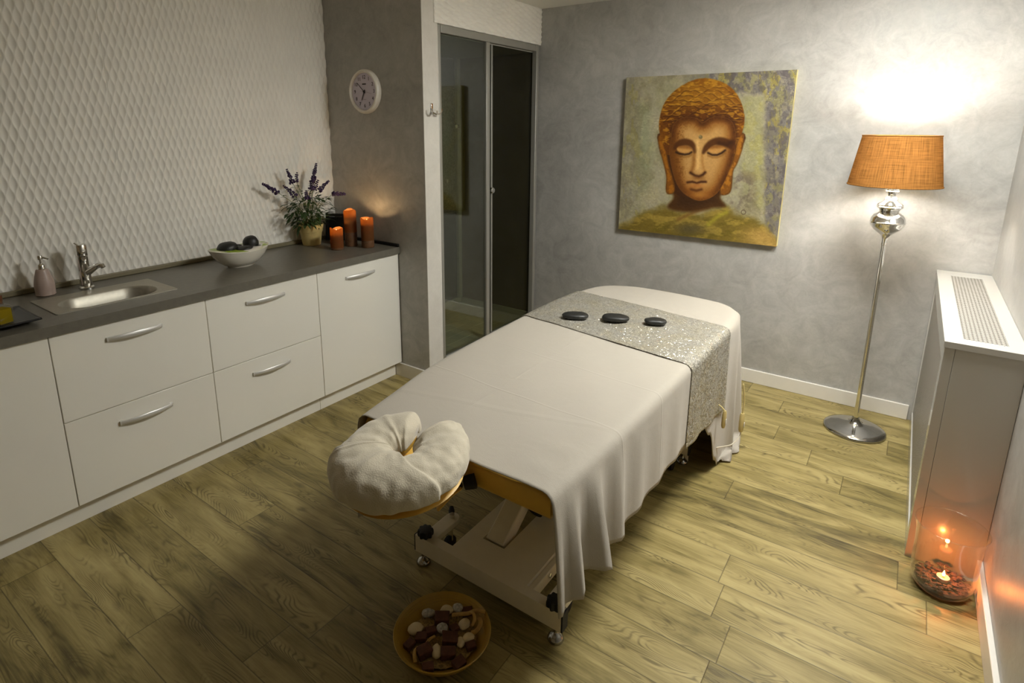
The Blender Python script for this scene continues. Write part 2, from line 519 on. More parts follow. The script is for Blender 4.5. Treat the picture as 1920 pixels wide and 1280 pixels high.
def origin_to(o, loc):
    """move an object's origin, keeping its mesh where it is"""
    o.data.transform(Matrix.Translation(-Vector(loc)))
    o.location = loc
    return o

def cat_rom(pts, per=8, closed=False):
    out = []
    n = len(pts)
    rng = range(n if closed else n - 1)
    P = [Vector(p) for p in pts]
    for i in rng:
        p0 = P[(i - 1) % n] if (closed or i > 0) else P[0]
        p1 = P[i]; p2 = P[(i + 1) % n]
        p3 = P[(i + 2) % n] if (closed or i + 2 < n) else P[-1]
        for k in range(per):
            t = k / per
            out.append(0.5 * ((2 * p1) + (p2 - p0) * t + (2 * p0 - 5 * p1 + 4 * p2 - p3) * t * t + (3 * p1 - p0 - 3 * p2 + p3) * t ** 3))
    if not closed:
        out.append(P[-1])
    return out

# ------------------------------------------------------------------ room shell
XR, YB, H, Y0 = 3.52, 3.602, 2.395, -1.7
Y1 = 2.358          # front of the partition
XP = 0.8285         # end face of the partition
struct(MB().box(-0.15, XR + 0.15, Y0 - 0.15, YB + 0.15, -0.08, 0).build('floor', 'floor', smooth=0))
struct(MB().box(-0.15, XR + 0.15, Y0 - 0.15, YB + 0.15, H, H + 0.08).build('ceiling', 'ceiling', smooth=0))
struct(MB().box(-0.15, XR + 0.15, YB, YB + 0.12, 0, H).build('wall_back', 'stucco', smooth=0))
struct(MB().box(XR, XR + 0.12, Y0, YB, 0, H).build('wall_right', 'stucco', smooth=0))
struct(MB().box(-0.15, XR + 0.15, Y0 - 0.12, Y0, 0, H).build('wall_front', 'taupe', smooth=0))

# the left wall carries relief tiles: upright scoops between crests that weave in and out
def relief(name, wall_x, a0, a1, b0, b1, pitch, period, depth, na, nb, swap, thick, joints=()):
    """crests run along b (vertical) and weave in a; swap exchanges the roles of y and z"""
    A = np.linspace(a0, a1, na); B = np.linspace(b0, b1, nb)
    AA, BB = np.meshgrid(A, B)
    sn = np.sin(2 * PI * BB / period)
    s = 0.40 * (0.75 * sn + 0.25 * np.sign(sn) * (1 - (1 - np.abs(sn)) ** 2))
    u = AA / pitch
    best = np.zeros_like(u)
    n = np.floor(u)
    res = None
    for k in (-1, 0, 1):
        i = n + k
        lo = i + np.where(np.mod(i, 2) == 0, 1, -1) * s
        hi = i + 1 + np.where(np.mod(i + 1, 2) == 0, 1, -1) * s
        wd = hi - lo
        t = (u - lo) / np.maximum(wd, 1e-4)
        inside = (t >= 0) & (t < 1)
        q = 1 - (2 * t - 1) ** 2
        h = 1 - q * np.minimum(1.0, wd / 1.8) ** 1.4
        res = np.where(inside, h, res if res is not None else 1.0)
    D = res * depth
    for j in joints:
        D = np.where(np.abs(AA - j) < 0.0010, D * 0.1, D)
    X = wall_x + D
    P = np.stack([X, BB, AA] if swap else [X, AA, BB], -1).reshape(-1, 3)
    idx = np.arange(na * nb).reshape(nb, na)
    F = np.stack([idx[:-1, :-1], idx[:-1, 1:], idx[1:, 1:], idx[1:, :-1]], -1).reshape(-1, 4)
    if swap:
        F = F[:, ::-1]
    # rim so that the tile layer has thickness
    loop = np.concatenate([idx[0, :], idx[1:, -1], idx[-1, -2::-1], idx[-2:0:-1, 0]])
    back = P[loop].copy(); back[:, 0] = wall_x - thick
    o = len(P); L = len(loop)
    P = np.vstack([P, back])
    r = np.arange(L); r2 = (r + 1) % L
    R = np.stack([loop[r], o + r, o + r2, loop[r2]], -1)
    if swap:
        R = R[:, ::-1]
    F = np.vstack([F, R])
    me = bpy.data.meshes.new(name)
    me.vertices.add(len(P)); me.vertices.foreach_set('co', P.astype(np.float32).ravel())
    me.loops.add(F.size); me.loops.foreach_set('vertex_index', F.astype(np.int32).ravel())
    me.polygons.add(len(F)); me.polygons.foreach_set('loop_start', (np.arange(len(F)) * 4).astype(np.int32))
    me.update(calc_edges=True); me.validate()
    me.shade_smooth()
    me.materials.append(M['relief'])
    ob = bpy.data.objects.new(name, me); COL.objects.link(ob)
    return ob

struct(MB().box(-0.15, -0.012, Y0, YB, 0, H).build('wall_left', 'stucco_white', smooth=0))
rw = relief('trim_1', 0.0, 0.40, Y1, 0.86, H, 0.01667, 0.1050, 0.0060, 1180, 280, False, 0.012, joints=(1.0915, 1.7,))
struct(rw)
struct(MB().box(-0.012, 0.004, Y0, 0.40, 0.86, H).build('trim_2', 'relief', smooth=0))
# partition between the cabinets and the shower
struct(MB().box(-0.012, XP - 0.002, Y1, Y1 + 0.132, 0, H).build('wall_partition', 'stucco', smooth=0))
struct(MB().box(XP - 0.002, XP, Y1 + 0.0005, Y1 + 0.132, 0, H).build('trim_3', 'stucco_white', smooth=0))
# relief-tiled lintel over the shower
struct(MB().box(0.40, XP - 0.001, Y1 + 0.132, YB, 2.152, H).build('wall_lintel', 'stucco_white', smooth=0))
struct(relief('trim_4', XP + 0.004, 2.152, H, 2.456, YB - 0.001, 0.01667, 0.1050, 0.0055, 150, 230, True, 0.006))
# baseboards
struct(MB().box(XP + 0.02, 3.285, YB - 0.013, YB, 0, 0.088).build('baseboard_back', 'white_trim', bevel=0.003))
struct(MB().box(XR - 0.017, XR, Y0, 2.305, 0, 0.088).build('baseboard_right', 'white_trim', bevel=0.003))
struct(MB().box(0.5405, XP + 0.012, Y1 - 0.013, Y1, 0, 0.088).add(*[[(XP, Y1, 0), (XP + 0.012, Y1, 0), (XP + 0.012, Y1 + 0.12, 0), (XP, Y1 + 0.12, 0), (XP, Y1, 0.088), (XP + 0.012, Y1, 0.088), (XP + 0.012, Y1 + 0.12, 0.088), (XP, Y1 + 0.12, 0.088)],
       [(0, 3, 2, 1), (4, 5, 6, 7), (0, 1, 5, 4), (1, 2, 6, 5), (2, 3, 7, 6), (3, 0, 4, 7)]]).build('baseboard_partition', 'white_trim', smooth=0))

# ------------------------------------------------------------------ shower cabin
sh = thing('shower_cabin', 'shower cabin with grey glass and aluminium frame below the relief-tiled lintel', 'shower', (XP, 3.02, 0))
def shp(mb, name, mat, parent=sh, **k):
    mb.v = [(x - XP, y - 3.02, z) for x, y, z in mb.v]
    return mb.build(name, mat, parent, **k)
YA, YE = 2.492, 3.556
SX = XP + 0.001
shp(MB().box(0.07, SX - 0.03, YA, YE + 0.03, 0.0, 0.115).box(0.07, 0.11, YA, YE + 0.03, 0.115, 0.16).box(0.11, SX - 0.03, YE, YE + 0.03, 0.115, 0.16), 'shower_tray', 'shower_tray', bevel=0.006)
tl = MB()
for k in range(7):
    tl.box(0.16 + k * 0.09, 0.155 + k * 0.09 + 0.07, YA + 0.06, YE - 0.06, 0.115, 0.119)
shp(tl, 'tray_ribs', 'shower_tray', bevel=0.002)
shp(MB().box(0.06, 0.085, YA, YE + 0.03, 0.115, 2.10), 'rear_panel', 'shower_dark', smooth=0)
shp(MB().box(0.11, SX - 0.03, YE + 0.006, YE + 0.03, 0.16, 2.10), 'side_panel', 'shower_olive', smooth=0)
shp(MB().box(0.085, SX - 0.03, YA - 0.001, YA + 0.02, 0.115, 2.10), 'near_side_panel', 'shower_dark', smooth=0)
shp(MB().box(0.06, SX - 0.03, YA, YE + 0.03, 2.10, 2.12), 'roof_panel', 'shower_tray', smooth=0)
shp(MB().box(0.085, 0.125, YE - 0.035, YE + 0.006, 0.16, 2.10), 'corner_post', 'shower_tray', bevel=0.01)
col_ = shp(MB().box(0.085, 0.125, 3.30, 3.49, 0.90, 1.88), 'shower_column', 'shower_column', bevel=0.008)
shp(MB().tube([(0.125, 3.40, 1.62), (0.16, 3.40, 1.64), (0.19, 3.40, 1.60)], 0.011).lathe([(0.0, 0.0), (0.035, 0.0), (0.03, 0.025), (0.0, 0.03)], 16, 0.195, 3.40, 1.575), 'shower_head', 'chrome', col_)
shp(MB().lathe([(0, 0), (0.02, 0), (0.02, 0.03), (0, 0.03)], 14, 0.135, 3.36, 1.15), 'tap_knob', 'chrome', col_)
# aluminium front frame
for nm, args in (('left_jamb', (SX - 0.04, SX, YA, YA + 0.022, 0.0, 2.150)), ('right_jamb', (SX - 0.03, SX + 0.008, YE - 0.018, YE + 0.014, 0.0, 2.150)),
                 ('top_rail', (SX - 0.045, SX + 0.004, YA + 0.022, YE - 0.018, 2.105, 2.150)), ('bottom_rail', (SX - 0.05, SX + 0.004, YA + 0.022, YE - 0.018, 0.10, 0.14))):
    shp(MB().box(*args), nm, 'alu', bevel=0.003)
shp(MB().box(SX - 0.03, SX + 0.002, YA + 0.022, YE - 0.018, 0.0, 0.10), 'apron', 'shower_tray', bevel=0.004)
shp(MB().box(SX - 0.016, SX - 0.010, YA + 0.022, 2.952, 0.14, 2.105), 'fixed_pane', 'shower_glass', smooth=0)
shp(MB().box(SX - 0.024, SX + 0.002, 2.950, 2.988, 0.14, 2.105), 'centre_stile', 'alu', bevel=0.003)
dr = shp(MB().box(SX - 0.036, SX - 0.031, 2.985, YE - 0.018, 0.145, 2.10), 'sliding_door', 'shower_glass_door', smooth=0)
shp(MB().box(SX - 0.040, SX - 0.026, 3.040, 3.056, 0.145, 2.10), 'door_stile', 'alu', dr, bevel=0.002)
kb = MB().lathe([(0.0, 0.0), (0.012, 0.0), (0.012, 0.012), (0.02, 0.014), (0.02, 0.034), (0.016, 0.038), (0.0, 0.038)], 20)
kb.xform(Matrix.Translation((SX - 0.031, 3.022, 1.167)) @ Matrix.Rotation(PI / 2, 4, 'Y'))
shp(kb, 'door_knob', 'chrome', dr)

# ------------------------------------------------------------------ coat hook
hk = thing('coat_hook', 'small chrome double coat hook screwed to the pale end of the partition', 'hook', (XP, 2.425, 1.685))
MB().box(0.0, 0.006, -0.009, 0.009, -0.030, 0.030).build('back_plate', 'chrome', hk, bevel=0.002)
for sgn in (-1, 1):
    MB().tube([(0.005, sgn * 0.004, -0.020), (0.022, sgn * 0.018, -0.032), (0.034, sgn * 0.036, -0.030), (0.038, sgn * 0.044, -0.014), (0.039, sgn * 0.046, 0.0)],
              [0.006, 0.0055, 0.005, 0.0045, 0.0055], 8).build('prong', 'chrome', hk)

# ------------------------------------------------------------------ wall clock
ck = thing('wall_clock', 'round ivory wall clock with a lilac dial on the grey partition', 'clock', (0.366, Y1, 1.788))
CR = 0.129
def facing(mb):          # lathe axis z -> towards -y
    return mb.xform(Matrix.Rotation(PI / 2, 4, 'X'))
facing(MB().lathe([(0.0, 0.0), (CR, 0.0), (CR, 0.018), (CR - 0.008, 0.030), (CR - 0.015, 0.032), (CR - 0.020, 0.024), (CR - 0.021, 0.014), (0.0, 0.014)], 64)).build('rim', 'clock_rim', ck)
dial = facing(MB().lathe([(0.0, 0.0142), (CR - 0.0215, 0.0142), (CR - 0.0215, 0.016), (0.0, 0.016)], 64)).build('dial', 'clock_face', ck, smooth=0)
def text_mesh(s, size, name, mat, parent, loc, rx=PI / 2, rz=0.0):
    cu = bpy.data.curves.new(name, 'FONT'); cu.body = s; cu.size = size; cu.align_x = 'CENTER'; cu.align_y = 'CENTER'; cu.extrude = 0.0004
    tmp = bpy.data.objects.new('tmp', cu); COL.objects.link(tmp)
    bpy.context.view_layer.update()
    me = bpy.data.meshes.new_from_object(tmp.evaluated_get(bpy.context.evaluated_depsgraph_get()))
    COL.objects.unlink(tmp); bpy.data.objects.remove(tmp)
    me.materials.clear(); me.materials.append(M[mat])
    o = bpy.data.objects.new(name, me); COL.objects.link(o)
    o.parent = parent; o.location = loc; o.rotation_euler = (rx, 0, rz)
    return o
for h in range(1, 13):
    a = PI / 2 - h * PI / 6
    text_mesh(str(h), 0.030, 'numeral', 'ink', dial, (0.083 * math.cos(a), -0.0165, 0.083 * math.sin(a)))
MB().box(-0.016, 0.016, -0.0170, -0.0160, 0.040, 0.047).build('brand_mark', 'ink', dial, smooth=0)
MB().box(-0.012, 0.012, -0.0168, -0.0160, -0.046, -0.044).build('dial_line', 'grey_ink', dial, smooth=0)
def hand(name, ang, ln, tail, wd, y, mat):
    d = Vector((math.sin(ang), 0, math.cos(ang))); s = Vector((d.z, 0, -d.x))
    p = [d * -tail + s * wd, d * -tail - s * wd, d * ln * 0.92 - s * wd * 0.6, d * ln, d * ln * 0.92 + s * wd * 0.6]
    vs = [(q.x, y, q.z) for q in p] + [(q.x, y - 0.001, q.z) for q in p]
    fs = [(0, 1, 2, 3, 4), (9, 8, 7, 6, 5)] + [(i, 5 + i, 5 + (i + 1) % 5, (i + 1) % 5) for i in range(5)]
    MB().add(vs, fs).build(name, mat, ck, smooth=0)
hand('hour_hand', math.radians(205), 0.056, 0.012, 0.0034, -0.0185, 'ink')
hand('minute_hand', math.radians(312), 0.080, 0.014, 0.0027, -0.0200, 'ink')
hand('second_hand', math.radians(101), 0.070, 0.030, 0.0008, -0.0214, 'grey_ink')
facing(MB().lathe([(0, 0.016), (0.006, 0.016), (0.006, 0.024), (0, 0.024)], 16)).build('hub', 'ink', ck)

# ------------------------------------------------------------------ base cabinets
XC = 0.5905
YG = [-0.665, -0.062, 0.5400, 1.1343, 1.7440, 2.3540]
ZB, ZM, ZT = 0.0985, 0.4615, 0.8165
G = 0.0017
def bow_handle(parent, yc, z, half, name='handle'):
    pts = []
    n = 17
    mb = MB()
    def fn(u, v):
        y = yc - half + 2 * half * u
        t = abs(2 * u - 1)
        out = 0.004 + 0.024 * (1 - t ** 2.4)
        hz = 0.0115 * (1 - 0.25 * t)
        a = 2 * PI * v
        return (XC - parent_loc[0] + out + 0.0045 * math.cos(a), y - parent_loc[1], z - parent_loc[2] + 0.004 * (1 - t * t) + hz * math.copysign(abs(math.sin(a)) ** 0.7, math.sin(a)))
    parent_loc = parent['_loc'] if '_loc' in parent.keys() else (0, 0, 0)
    mb.grid(fn, n, 13)
    # end posts reaching back to the front panel
    for s in (-1, 1):
        y = yc + s * (half - 0.006)
        mb.box(XC - parent_loc[0] - 0.001, XC - parent_loc[0] + 0.010, y - 0.006 - parent_loc[1], y + 0.006 - parent_loc[1], z - 0.008 - parent_loc[2], z + 0.008 - parent_loc[2])
    return mb.build(name, 'chrome_soft', parent, smooth=50)
cab_labels = [None,
              'white base cabinet door unit cut off by the left edge of the photo',
              'white two-drawer base cabinet under the steel sink',
              'white two-drawer base cabinet under the bowl of black stones',
              'white base cabinet with one tall door beside the partition']
for i in range(1, 5):
    y0, y1 = YG[i], YG[i + 1]
    yc = (y0 + y1) / 2
    cab = thing('base_cabinet', cab_labels[i], 'cabinet', (0.29, yc, 0), group='white base cabinets along the tiled wall')
    def cp(mb, name, mat, parent, **k):
        mb.v = [(x - 0.29, y - yc, z) for x, y, z in mb.v]
        return mb.build(name, mat, parent, **k)
    # carcass as an open box of panels (the sink bowl hangs inside one of them)
    t = 0.016
    cp(MB().box(0.02, XC - 0.0205, y0 + 0.001, y0 + t, 0.09, 0.8185).box(0.02, XC - 0.0205, y1 - t, y1 - 0.001, 0.09, 0.8185)
       .box(0.02, XC - 0.0205, y0 + t, y1 - t, 0.09, 0.09 + t).box(0.02, 0.026, y0 + t, y1 - t, 0.09 + t, 0.8185), 'body', 'carcass', cab, smooth=0)
    def front(z0, z1, nm, hz, half=0.106):
        f = cp(MB().box(XC - 0.0195, XC, y0 + G, y1 - G, z0, z1), nm, 'lacquer', cab, bevel=0.0015)
        f['_loc'] = (0.29, yc, 0)
        if hz:
            bow_handle(f, yc - 0.006 if i > 1 else yc, hz, half)
        del f['_loc']
    if i in (2, 3):
        front(ZM + G, ZT, 'drawer', 0.752)
        front(ZB, ZM - G, 'drawer', 0.384)
    else:
        front(ZB, ZT, 'door', 0.748 if i == 4 else None, 0.108)
tag(origin_to(MB().box(0.525, 0.541, -0.66, 1.742, 0.0, 0.0895).build('plinth', 'lacquer', bevel=0.001), (0.533, 0.54, 0)), 'long white plinth board under the sink and drawer cabinets', 'plinth', 'white plinth boards')
tag(origin_to(MB().box(0.525, 0.541, 1.7445, 2.342, 0.0, 0.0895).build('plinth', 'lacquer', bevel=0.001), (0.533, 2.04, 0)), 'short white plinth board under the tall door cabinet next to the partition', 'plinth', 'white plinth boards')

# worktop with a cut-out for the sink
SXA, SXB, SYA, SYB = 0.178, 0.474, 0.612, 1.078       # sink rim
wt = thing('worktop', 'long grey-brown worktop running along the relief-tiled wall', 'worktop', (0.30, 1.0, 0.86))
def wp(mb, name, mat, **k):
    mb.v = [(x - 0.30, y - 1.0, z - 0.86) for x, y, z in mb.v]
    return mb.build(name, mat, wt, **k)
ZW0 = 0.8195
b = MB()
b.box(0.010, 0.604, -0.66, SYA + 0.012, ZW0, 0.86)
b.box(0.010, 0.604, SYB - 0.012, Y1 - 0.0008, ZW0, 0.86)
b.box(0.010, SXA + 0.012, SYA + 0.012, SYB - 0.012, ZW0, 0.86)
b.box(SXB - 0.012, 0.604, SYA + 0.012, SYB - 0.012, ZW0, 0.86)
wp(b, 'slab', 'worktop', smooth=0)
wp(MB().box(0.010, 0.024, -0.66, Y1 - 0.016, 0.86, 0.884), 'upstand', 'upstand', bevel=0.004)
wp(MB().box(0.010, 0.600, Y1 - 0.0155, Y1 - 0.0008, 0.86, 0.880), 'upstand', 'black', bevel=0.003)

# ------------------------------------------------------------------ sink, tap
sk = thing('kitchen_sink', 'small stainless steel sink with an oval bowl set into the worktop', 'sink', ((SXA + SXB) / 2, (SYA + SYB) / 2, 0.86))
scx, scy = (SXA + SXB) / 2, (SYA + SYB) / 2
bx, by = scx + 0.030, scy - 0.003
def rr(hx, hy, r, n=10):
    pts = []
    for (sx, sy, a0) in ((1, 1, 0), (-1, 1, PI / 2), (-1, -1, PI), (1, -1, 3 * PI / 2)):
        for k in range(n):
            a = a0 + PI / 2 * k / (n - 1)
            pts.append((sx * (hx - r) + r * math.cos(a), sy * (hy - r) + r * math.sin(a)))
    return pts
hx, hy = (SXB - SXA) / 2, (SYB - SYA) / 2
levels = []
def lev(dx, hx_, hy_, r, z): levels.append([(x + dx, y, z) for x, y in rr(hx_, hy_, r)])
lev(0, hx, hy, 0.006, 0.0006); lev(0, hx, hy, 0.006, 0.0035); lev(0, hx - 0.010, hy - 0.010, 0.008, 0.0045); lev(0, hx - 0.016, hy - 0.016, 0.008, 0.0022)
dxb = bx - scx
lev(dxb, 0.102, 0.186, 0.099, 0.0022); lev(dxb, 0.096, 0.180, 0.094, -0.004); lev(dxb, 0.088, 0.171, 0.086, -0.05); lev(dxb, 0.076, 0.158, 0.074, -0.095); lev(dxb, 0.05, 0.125, 0.049, -0.110); lev(dxb, 0.012, 0.03, 0.011, -0.113)
vs = [p for L in levels for p in L]; nL = len(levels[0]); fs = []
for i in range(len(levels) - 1):
    for k in range(nL):
        k2 = (k + 1) % nL
        fs.append((i * nL + k, i * nL + k2, (i + 1) * nL + k2, (i + 1) * nL + k))
fs.append(tuple((len(levels) - 1) * nL + k for k in range(nL)))
MB().add(vs, fs).build('basin', 'steel', sk, smooth=35)
MB().lathe([(0, -0.1125), (0.024, -0.1125), (0.024, -0.110), (0.018, -0.1095), (0, -0.1115)], 20, dxb, 0.0).build('drain', 'chrome', sk)

tp = thing('mixer_tap', 'chrome single-lever mixer tap standing behind the sink', 'tap', (0.122, 0.842, 0.8606))
MB().lathe([(0.0, 0), (0.030, 0), (0.030, 0.006), (0.0235, 0.012), (0.0235, 0.080), (0.0228, 0.083), (0.0238, 0.086), (0.0238, 0.150), (0.0, 0.150)], 28).build('body', 'chrome', tp)
MB().lathe([(0.0, 0.151), (0.0242, 0.152), (0.0248, 0.154), (0.0248, 0.196), (0.022, 0.203), (0.0, 0.205)], 28).build('lever_cap', 'chrome', tp)
MB().tube([(0.015, -0.004, 0.190), (0.0, -0.012, 0.205), (-0.006, -0.020, 0.212)], [0.008, 0.006, 0.005], 8, flat=0.6).build('lever', 'chrome', tp)
sp = MB().tube([(0.006, 0.004, 0.070), (0.026, 0.018, 0.086), (0.048, 0.032, 0.102), (0.062, 0.042, 0.109), (0.072, 0.048, 0.107), (0.077, 0.051, 0.098)],
               [0.018, 0.015, 0.0125, 0.012, 0.012, 0.0105], 14).build('spout', 'chrome', tp)

# ------------------------------------------------------------------ soap dispenser
sd = thing('soap_dispenser', 'pinkish ribbed soap dispenser with a chrome pump left of the tap', 'soap dispenser', (0.104, 0.692, 0.8606))
prof = [(0, 0), (0.034, 0), (0.037, 0.004)]
for k in range(26):
    z = 0.006 + k * 0.0042
    t = k / 25
    r = 0.0375 - 0.0025 * abs(t - 0.35) - 0.013 * max(0, t - 0.35) ** 1.5 * 1.9
    prof += [(r, z), (r - 0.0009, z + 0.0021)]
zt = prof[-1][1]
prof += [(0.020, zt + 0.003), (0.017, zt + 0.004), (0.0, zt + 0.004)]
MB().lathe(prof, 36).build('bottle', 'soap', sd, smooth=60)
z = zt + 0.004
MB().lathe([(0.0, z), (0.016, z), (0.016, z + 0.004), (0.0145, z + 0.018), (0.010, z + 0.024), (0.0, z + 0.024)], 20).build('collar', 'chrome', sd)
pm = MB().lathe([(0.0045, z + 0.022), (0.0045, z + 0.040), (0.010, z + 0.042), (0.011, z + 0.054), (0.008, z + 0.060), (0, z + 0.060)], 18)
pm.tube([(0, 0, z + 0.049), (0.012, 0.012, z + 0.049), (0.024, 0.022, z + 0.043)], [0.006, 0.005, 0.0035], 10)
pm.build('pump_head', 'chrome', sd)

# ------------------------------------------------------------------ black tray and oil bottles
ty = thing('serving_tray', 'black square tray with raised pointed corners at the left end of the worktop', 'tray', (0.425, 0.42, 0.8604))
def trayf(u, v):
    x = (u - 0.5) * 0.25; y = (v - 0.5) * 0.25
    a = max(abs(u - 0.5), abs(v - 0.5)) * 2
    c = min(abs(u - 0.5), abs(v - 0.5)) * 2
    z = 0.008 + max(0, a - 0.72) ** 1.5 * 0.060 + 0.006 * max(0, a - 0.7) * c
    k = 0.85 + 0.15 * a
    return (x * k, y * k, z)
trm = MB().grid(trayf, 25, 25).build('plate', 'black_gloss', ty, smooth=50, solid=0.007)
MB().box(-0.06, 0.06, -0.06, 0.06, 0.0, 0.0075).build('foot_ring', 'black_gloss', ty, bevel=0.003)

def oil_bottle(loc, rz, label, s=1.0):
    ob = thing('oil_bottle', label, 'bottle', loc, rz, group='corked oil bottles on the black tray')
    hw, hh = 0.027 * s, 0.066 * s
    def sq(r, z, rad=0.004): return [(x, y, z) for x, y in rr(r, r, rad, 5)]
    def loft(Ls, cap0=True, cap1=True):
        n = len(Ls[0]); vs = [p for L in Ls for p in L]; fs = []
        for i in range(len(Ls) - 1):
            for k in range(n):
                fs.append((i * n + k, i * n + (k + 1) % n, (i + 1) * n + (k + 1) % n, (i + 1) * n + k))
        if cap0: fs.append(tuple(range(n - 1, -1, -1)))
        if cap1: fs.append(tuple((len(Ls) - 1) * n + k for k in range(n)))
        return MB().add(vs, fs)
    loft([sq(hw, 0.0), sq(hw, hh), sq(hw * 0.8, hh + 0.008, 0.008), sq(0.0135, hh + 0.012, 0.0132), sq(0.012, hh + 0.022, 0.0118), sq(0.0145, hh + 0.024, 0.0143), sq(0.0145, hh + 0.028, 0.0143)], True, False).build('flask', 'glass', ob, smooth=30)
    loft([sq(hw - 0.004, 0.009), sq(hw - 0.004, hh * 0.93)]).build('oil', 'oil', ob, smooth=30)
    MB().lathe([(0, hh + 0.014), (0.0095, hh + 0.014), (0.0115, hh + 0.028), (0.0125, hh + 0.044), (0.0, hh + 0.045)], 14).build('cork', 'cork', ob)
oil_bottle((0.475, 0.447, 0.8690), 0.35, 'square glass bottle of yellow oil with a cork at the front of the black tray', 1.0)
oil_bottle((0.398, 0.398, 0.8690), 0.2, 'corked oil bottle cut by the left edge, behind the front oil bottle', 1.05)

# ------------------------------------------------------------------ bowl with black stones
fb = thing('serving_bowl', 'white oval bowl with lime inside, full of black stones on the worktop', 'bowl', (0.272, 1.505, 0.8604))
R0 = 0.142
outp = [(0.0, 0.0), (0.060, 0.0), (0.063, 0.006), (0.075, 0.011), (0.102, 0.030), (0.126, 0.058), (R0, 0.090), (R0 - 0.003, 0.0925)]
inp = [(R0 - 0.003, 0.0925), (R0 - 0.006, 0.0900), (0.119, 0.058), (0.096, 0.034), (0.072, 0.018), (0.0, 0.013)]
def oval(mb):
    mb.v = [(x * 0.80, y * 1.12, z + 0.012 * (y / R0) ** 2 * (1 if z > 0.05 else z / 0.05)) for x, y, z in mb.v]
    return mb
oval(MB().lathe(outp, 48)).build('shell', 'ceramic', fb, smooth=60)
oval(MB().lathe(inp, 48)).build('lime_lining', 'lime', fb, smooth=60)
stones = [((-0.006, -0.062, 0.103), (0.048, 0.052, 0.034), 'large round black stone heaped at the left of the white bowl', 0.15),
          ((-0.004, 0.070, 0.112), (0.042, 0.040, 0.038), 'black stone standing up at the right of the white bowl', 0.5),
          ((0.040, 0.004, 0.097), (0.040, 0.044, 0.014), 'flat black stone at the front rim in the middle of the white bowl', 0.1),
          ((-0.046, 0.006, 0.094), (0.034, 0.040, 0.014), 'flat black stone at the back of the white bowl between the two big stones', 0.0),
          ((0.030, 0.088, 0.090), (0.028, 0.030, 0.012), 'small flat black stone near the right rim of the white bowl', 0.0),
          ((0.020, -0.104, 0.088), (0.034, 0.026, 0.013), 'low black stone at the left front rim of the white bowl', 0.0),
          ((0.0, 0.0, 0.062), (0.078, 0.112, 0.024), 'broad black stone at the bottom of the white bowl, under the others', 0.0)]
for i, (c, r, lb, rot) in enumerate(stones):
    mb = MB().ball((0, 0, 0), r[0], r[1], r[2], 24, 14, 0.10, i + 3)
    mb.xform(Matrix.Rotation(rot, 4, 'X'))
    o = mb.build('basalt_stone', 'stone', smooth=180)
    o.location = (0.272 + c[0], 1.505 + c[1], 0.8604 + c[2])
    tag(o, lb, 'stone', 'black stones in the white bowl')

# ------------------------------------------------------------------ potted lavender
pp = thing('potted_lavender', 'potted lavender with dark purple spikes in a cream clay pot', 'plant', (0.108, 2.082, 0.8604))
MB().lathe([(0, 0), (0.052, 0), (0.054, 0.002), (0.066, 0.082), (0.0665, 0.084), (0.070, 0.085), (0.078, 0.128), (0.078, 0.131), (0.072, 0.131), (0.067, 0.112), (0, 0.108)], 40).build('pot', 'pot', pp)
MB().lathe([(0.0, 0.114), (0.04, 0.116), (0.0672, 0.1125)], 24).build('soil', 'soil', pp)
rng = random.Random(5)
stems = MB(); leaves = MB()
def leaf(base, d, ln, wd):
    d = d.normalized()
    side = d.cross(Vector((0, 0, 1)))
    if side.length < 0.05: side = Vector((1, 0, 0))
    side.normalize(); nrm = side.cross(d)
    rows = []
    for t, wk, dr in ((0, 0.15, 0), (0.25, 0.8, -0.02), (0.55, 1.0, -0.10), (0.8, 0.6, -0.22), (1, 0.03, -0.38)):
        c = base + d * ln * t + Vector((0, 0, dr * ln))
        rows.append((c - side * wd * wk + nrm * wd * 0.25 * wk, c - nrm * 0.0, c + side * wd * wk + nrm * wd * 0.25 * wk))
    vs = [p for r in rows for p in r]; fs = []
    for i in range(4):
        for k in range(2):
            fs.append((i * 3 + k, i * 3 + k + 1, i * 3 + 4 + k, i * 3 + 3 + k))
    leaves.add(vs, fs)
# flower spikes: position of tip and foot of the blossom (relative to the pot)
VR = Vector((0.8136, 0.5815, 0))           # across the wall as seen from the room
def at(dx, dz, dd=0.0):                    # dx across, dz up from the pot foot, dd towards the room
    return VR * dx + Vector((0.565, -0.792, 0)) * dd + Vector((0, 0, dz))
spikes = [((-0.018, -0.290, 0.40), (-0.016, -0.205, 0.346)), ((-0.008, -0.132, 0.473), (-0.008, -0.103, 0.395)), ((0.012, -0.078, 0.451), (0.012, -0.090, 0.405)),
          ((0.032, -0.189, 0.385), (0.032, -0.119, 0.322)), ((0.012, 0.064, 0.498), (0.012, 0.028, 0.390)), ((0.042, 0.016, 0.434), (0.042, -0.010, 0.352)),
          ((0.012, 0.150, 0.387), (0.012, 0.074, 0.335)), ((0.092, 0.212, 0.303), (0.092, 0.116, 0.318)), ((0.082, -0.076, 0.348), (0.082, -0.072, 0.303)), ((0.050, 0.040, 0.400), (0.040, 0.014, 0.350))]
fl_objs = []
